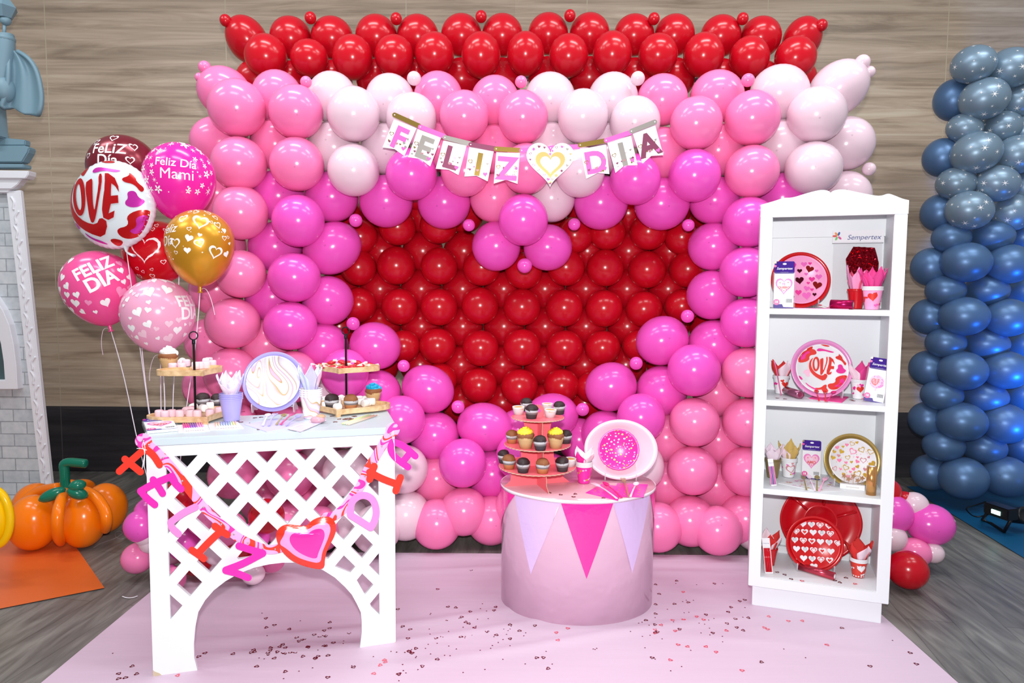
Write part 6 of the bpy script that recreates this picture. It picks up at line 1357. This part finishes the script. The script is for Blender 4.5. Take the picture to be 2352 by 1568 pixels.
for ch, P, lm, k in flags:
    b = MB(); Q = [ul(*p) for p in P]; yy = Q[0].y; lp = [(q.x, q.z) for q in Q]; b.prism([lp[::-1]], yy - .0006, yy + .0006)
    TLc, TRc, BRc, _, BLc = [Vector((*p, 0)) for p in lp]; u_ = (TRc - TLc); wd = u_.length; an = math.atan2(u_.y, u_.x); dn = ((BLc + BRc) / 2 - (TLc + TRc) / 2); hh = dn.length; an2 = math.atan2(dn.x, -dn.y)
    c_ = (TLc + TRc) / 2 + dn * .50; fn = lambda u, v: (u, yy - .0012, v)
    def loc(a, d_): return TLc + u_ * a + ((BLc - TLc) * (1 - a) + (BRc - TRc) * a) * d_
    for j in range(9):
        a, d_ = rb.uniform(.08, .92), rb.choice((.5, .62, .72, .85)) ; 
        if d_ > .8 and .35 < a < .65: d_ = .7
        p = loc(a, d_); b.flat(*xf(rb.choice((HEART, HEART_O, DISC, HEART)), p.x, p.y, rb.uniform(.006, .014), an2 + rb.uniform(-.3, .3)), rb.choice((1, 2, 3, 4)), fn)
    hb = b
    b = MB(); f2 = lambda u, v: (u, yy - .0018, v); vs, fs = text2d(ch, .035); b.flat(*xf((vs, fs), c_.x - .0, c_.y, hh * .70, an2, hh * .70), 0, f2)
    if k == 6: p = loc(.42, -.08); b.flat(*xf(fill([[(-.4, -.5), (.3, -.5), (.5, .5), (-.2, .5)]]), p.x, p.y, .011, an2), 0, f2)
    lb_ = b
    b = hb; f3 = lambda u, v: (u, yy - .0023, v)
    for (a, d_, s_, mi, shp) in ((.14, .48, .022, 1, HEART_O), (.84, .80, .021, 2, HEART), (.5, .72, .014, 5, HEART), (.85, .45, .012, 4, HEART), (.18, .74, .012, 3, HEART)):
        p = loc(a, d_); b.flat(*xf(shp, p.x, p.y, s_, an2 + .2), mi, f3)
    fl_ = b.build('flag', [cardw, M_GOLD, M_PPINK, M_MAUVE, M_SILV, mat('rose_foil', (215, 160, 165), .3, .5)], ubn); lt = lb_.build('letter', lm, fl_); lt['label'] = 'letter ' + ('I with accent' if k == 6 else ch)
for (a, c_), m_ in ((((160, 82), (355, 170)), M_GOLD), (((365, 178), (550, 250)), M_PPINK), (((560, 262), (755, 310)), M_SILV), (((765, 318), (960, 350)), M_MAUVE), (((968, 352), (1165, 364)), M_GOLD), (((1170, 365), (1400, 350)), M_PPINK), (((1400, 345), (1620, 334)), M_PPINK), (((1635, 322), (1830, 288)), M_GOLD), (((1842, 285), (2032, 222)), M_PPINK), (((2042, 212), (2228, 138)), M_SILV)):
    a, c_ = Vector((*a, 0)), Vector((*c_, 0)); d = (c_ - a).normalized(); n_ = Vector((-d.y, d.x, 0)) * 19; an = math.atan2(d.y, d.x)
    lp = [(a + n_).to_2d(), (c_ + n_).to_2d()] + [(c_.x + 19 * math.cos(an + math.pi / 2 - math.pi * i / 8), c_.y + 19 * math.sin(an + math.pi / 2 - math.pi * i / 8)) for i in range(1, 8)] + [(c_ - n_).to_2d(), (a - n_).to_2d()] + [(a.x + 19 * math.cos(an - math.pi / 2 - math.pi * i / 8), a.y + 19 * math.sin(an - math.pi / 2 - math.pi * i / 8)) for i in range(1, 8)]
    Q = [ul(*p, .0026 + .00025 * (int(a.x) // 190)) for p in lp]; b = MB(); b.prism([[(q.x, q.z) for q in Q]], Q[0].y, Q[0].y + .001); o = b.build('strip', m_, ubn)
    b = MB()
    for e in ((a, c_) if a.x > 2000 else (a,)): q = ul(e.x, e.y, .0060); b.ball(q, (.0032, .0012, .0032), 0, 12, 6)
    b.build('eyelet', M_CARD, o)
hq = ul(1397, 482, .008); b = MB(); hw_ = 372 / 3.459 * YU / F; f1 = lambda d_: (lambda u, v: (u, hq.y - d_, v))
b.prism([[(hq.x + x * hw_, hq.z + y * hw_ * 1.02) for x, y in heart_loop(60)]], hq.y, hq.y + .0012)
b.flat(*xf(fill([heart_loop(48), heart_loop(48, .68)]), hq.x, hq.z - .001, hw_ * .62), 1, f1(.0006))
for j in range(26):
    t = 2 * math.pi * j / 26; x = 16 * math.sin(t) ** 3 / 32 * .86; y = (13 * math.cos(t) - 5 * math.cos(2 * t) - 2 * math.cos(3 * t) - math.cos(4 * t) + 2.5) / 32 * .84
    b.flat(*xf(rb.choice((HEART, HEART_O, HEART, DISC)), hq.x + x * hw_, hq.z + y * hw_, rb.uniform(.006, .015), rb.uniform(-.4, .4)), rb.choice((1, 2, 3, 4)), f1(.0008))
b.build('heart_flag', [cardw, mat('pale_gold_foil', (236, 196, 120), .3, .4), M_PPINK, M_MAUVE, M_SILV], ubn)

# ================================================================ CONFETTI
def conf_mesh(ring, m_):
    b = MB(); s_ = .0105 if not ring else .0185
    h1 = [(x * s_, y * s_) for x, y in heart_loop(16)]
    b.prism([h1, [(x * s_, y * s_) for x, y in heart_loop(16, .55)]] if ring else [[(x * .55, y * .55) for x, y in h1]], .0007, 0, fn=lambda u, v, w: (u, v, w)); o = b.build('c', m_); d = o.data; bpy.data.objects.remove(o); return d
MC = mat('wine_confetti_foil', (120, 12, 34), .25, .6); MC2 = mat('rose_confetti_foil', (235, 90, 110), .3, .4)
CR, CDt, CRP = conf_mesh(True, MC), conf_mesh(False, MC), conf_mesh(True, MC2); cf = random.Random(2)
import mathutils
def sheet_z(x, y): return 0.0135
def confetti(px, py, kind, z_, label, group, onfloor=True):
    p = atz(px, py, z_); o = bpy.data.objects.new('confetti_heart', (CR, CDt, CRP)[kind]); COL.objects.link(o); o.location = (p.x, p.y, z_); o.rotation_euler = (0, 0, cf.uniform(0, 6.3)); tag(o, label, 'confetti', group); return o
la = lambda k: ('small dark red heart ring confetti', 'tiny dark red confetti dot', 'small rose heart ring confetti')[k]
def zone(pts, where, group, z_=None):
    for kind, x, y in pts:
        if z_ is None:
            p = atz(x, y, .01); hit = SHEET_BVH.ray_cast(Vector((p.x, p.y, 1)), Vector((0, 0, -1))); zz_ = (hit[0].z if hit[0] is not None else .0) + .0006
            confetti(x, y, kind, zz_, la(kind) + ' ' + where, group + ', kind %s' % ('ring', 'dot', 'rose ring')[kind])
        else: confetti(x, y, kind, z_, la(kind) + ' ' + where, group + ', kind %s' % ('ring', 'dot', 'rose ring')[kind])
bpy.context.view_layer.update()
from mathutils.bvhtree import BVHTree
_s = [o for o in COL.objects if o.name.startswith('floor_cloth')][0]
SHEET_BVH = BVHTree.FromPolygons([v.co.copy() for v in _s.data.vertices], [tuple(p.vertices) for p in _s.data.polygons])
w = lambda lst, k: [(k, 900 + x / 3.92, 1300 + y / 3.92) for x, y in lst]
rings = [(712,36),(410,207),(55,388),(508,366),(573,372),(932,366),(917,396),(709,408),(625,455),(95,539),(163,565),(668,503),(695,514),(748,552),(852,586),(144,651),(395,647),(621,632),(943,616),(1061,652),(1064,523),(1149,578),(1285,533),(220,739),(155,767),(180,784),(411,834),(278,899),(63,970),(1302,821),(1368,821),(1411,920),(2286,483),(2343,825)]
dots = [(350,425),(345,433),(815,337),(799,381),(853,404),(773,476),(869,472),(489,486),(500,489),(604,468),(338,566),(343,611),(641,548),(757,539),(510,587),(438,634),(458,638),(662,632),(657,645),(720,621),(876,585),(918,634),(1007,566),(1047,580),(1063,566),(1072,541),(1032,614),(1002,660),(957,686),(1063,715),(1206,600),(1187,626),(906,712),(890,738),(796,756),(512,719),(581,744),(407,694),(329,702),(302,740),(177,750),(117,776),(42,773),(348,790),(474,802),(525,804),(222,812),(215,822),(97,885),(105,940),(126,961),(236,931),(62,1031),(839,929),(641,957),(1001,838),(1202,879),(1388,767),(1445,881),(1813,744),(1829,749),(1846,739),(2150,587),(2255,631),(2223,511),(2252,503),(2280,734),(2317,530),(2326,622)]
zone(w([p for p in rings if p[0] < 1000], 0) + w([p for p in dots if p[0] < 1000], 1), 'on the pink sheet between table and drum', 'confetti between table and drum')
zone(w([p for p in rings if p[0] >= 1000], 0) + w([p for p in dots if p[0] >= 1000], 1) + [(2, 1277, 1452), (2, 1282, 1470), (2, 1304, 1443)], 'on the pink sheet in front of the drum', 'confetti in front of the drum')
tr = [(907,1155,1),(928,1185,0),(980,1226,0),(935,1239,0),(1067,1249,0),(1135,1200,1),(1311,1209,0),(1305,1245,0),(1278,1257,0),(1423,1273,0),(1215,1283,0),(1252,1293,0),(1275,1287,0),(1287,1289,0),(1111,1297,0),(1145,1310,0),(1160,1308,0),(1128,1320,0),(1330,1331,0),(1033,1338,0),(1010,1353,0),(1043,1360,0),(956,1360,0),(955,1374,0),(940,1388,0),(943,1397,0),(860,1370,0),(865,1383,0),(841,1386,0),(1000,1383,0),(1035,1389,0),(1043,1391,0),(1072,1387,0),(1107,1387,0),(1177,1352,0),(1184,1355,0),(1275,1347,0),(1286,1350,0),(1238,1374,1),(1152,1410,0),(1237,1409,0),(1228,1418,0),(1222,1425,0),(1298,1403,0),(982,1422,0),(890,1421,1),(920,1426,1),(738,1396,0),(570,1392,0),(531,1410,0),(877,1468,0),(1390,1320,1),(1388,1335,1),(937,1289,1)]
zone([(k_, 250 + x / 2.579, 960 + y / 2.579) for x, y, k_ in tr], 'on the pink sheet seen through the table arch', 'confetti under the table arch')
tr = [(141,1468,0),(61,1511,0),(167,1514,0),(98,1535,0),(57,1541,0),(405,1523,2),(22,1392,1),(1048,1500,0),(1127,1498,1),(1207,1478,1),(1296,1536,0),(1035,1543,1),(1440,1466,1),(1451,1475,0),(1718,1514,0),(1745,1495,1),(1740,1459,1),(1568,1412,1),(1610,1462,2),(1640,1443,2),(1633,1430,2),(1571,1510,2),(1672,1381,1),(1704,1385,1),(1754,1387,1),(1777,1381,0),(1795,1391,0)]
zone([(k_, 250 + x / 2.579, 960 + y / 2.579) for x, y, k_ in tr], 'on the pink sheet before the lattice table', 'confetti before the lattice table')
pr = []
for i in range(62): x = cf.gauss(1590, 70); y = cf.gauss(1430, 45); pr.append((cf.choice((0, 1, 1, 2)), min(1730, max(1505, x)), min(1540, max(1300, y))))
pr += [(0, 2090, 1499), (0, 2105, 1525), (0, 1933, 1441), (2, 1842, 1425), (2, 1811, 1426), (0, 1718, 1418), (2, 1765, 1415), (2, 1755, 1441), (2, 1763, 1445), (0, 1706, 1447), (0, 1999, 1530), (0, 1700, 1380), (1, 1800, 1490), (1, 1850, 1510), (2, 1900, 1480), (1, 2050, 1470), (0, 1750, 1520), (1, 1660, 1340), (1, 1640, 1420)]
zone(pr, 'on the pink sheet near the shelf', 'confetti between drum and shelf')
zone([(0, 1262, 1131), (0, 1287, 1136), (0, 1322, 1134), (0, 1317, 1141), (0, 1387, 1143)], 'on the pink drum top', 'confetti on the drum', DZ + .0008)
zone([(0, 1786, 1314), (0, 1803, 1319), (0, 1818, 1329), (2, 1842, 1334), (0, 1917, 1333), (0, 1928, 1337), (0, 1943, 1326), (2, 1963, 1340)], 'on the bottom shelf', 'confetti on the bottom shelf', SZ[3] + .0008)
zone([(0, 1786, 914), (0, 1802, 916), (0, 1956, 918), (0, 1961, 920)], 'on the second shelf', 'confetti on the second shelf', SZ[1] + .0008)
tc = [(cf.choice((0, 0, 1)), 540 + (x - 0) / 5.6, 730 + y / 5.6) for x, y in ((185,1350),(250,1283),(330,1275),(280,1245),(110,1205),(75,1340),(480,1408),(740,1422),(310,1432),(1285,1335),(1345,1300),(1400,1300),(1430,1292),(1470,1310),(1480,1290),(1500,1300),(1520,1265),(1545,1262),(1415,1305),(335,1350),(1240,1262),(-60,1335),(-40,1310),(20,1330),(-45,1400))]
zone(tc, 'on the lattice table top', 'confetti on the table top', TZ + .0008)
# stray strip on the wooden floor
b = MB(); b.tube(smooth_path([tuple(atz(x, y, .004)) for x, y in ((281, 1369), (292, 1373), (305, 1372), (316, 1368))]), .003, 6, flat=(1, .4)); tag(b.build('plastic_strip', M_CARD), 'short curved white plastic strip on the wooden floor', 'scrap')
b = MB(); p0 = [tuple(atz(x, y, .006)) for x, y in ((215, 1258), (232, 1246), (255, 1240), (272, 1232), (285, 1222), (268, 1218), (262, 1232), (282, 1240), (290, 1228))]; b.tube(smooth_path(p0), .0015, 5); tag(b.build('clear_line', M_CLEAR), 'tangled clear plastic line on floor right of the pumpkin', 'line')
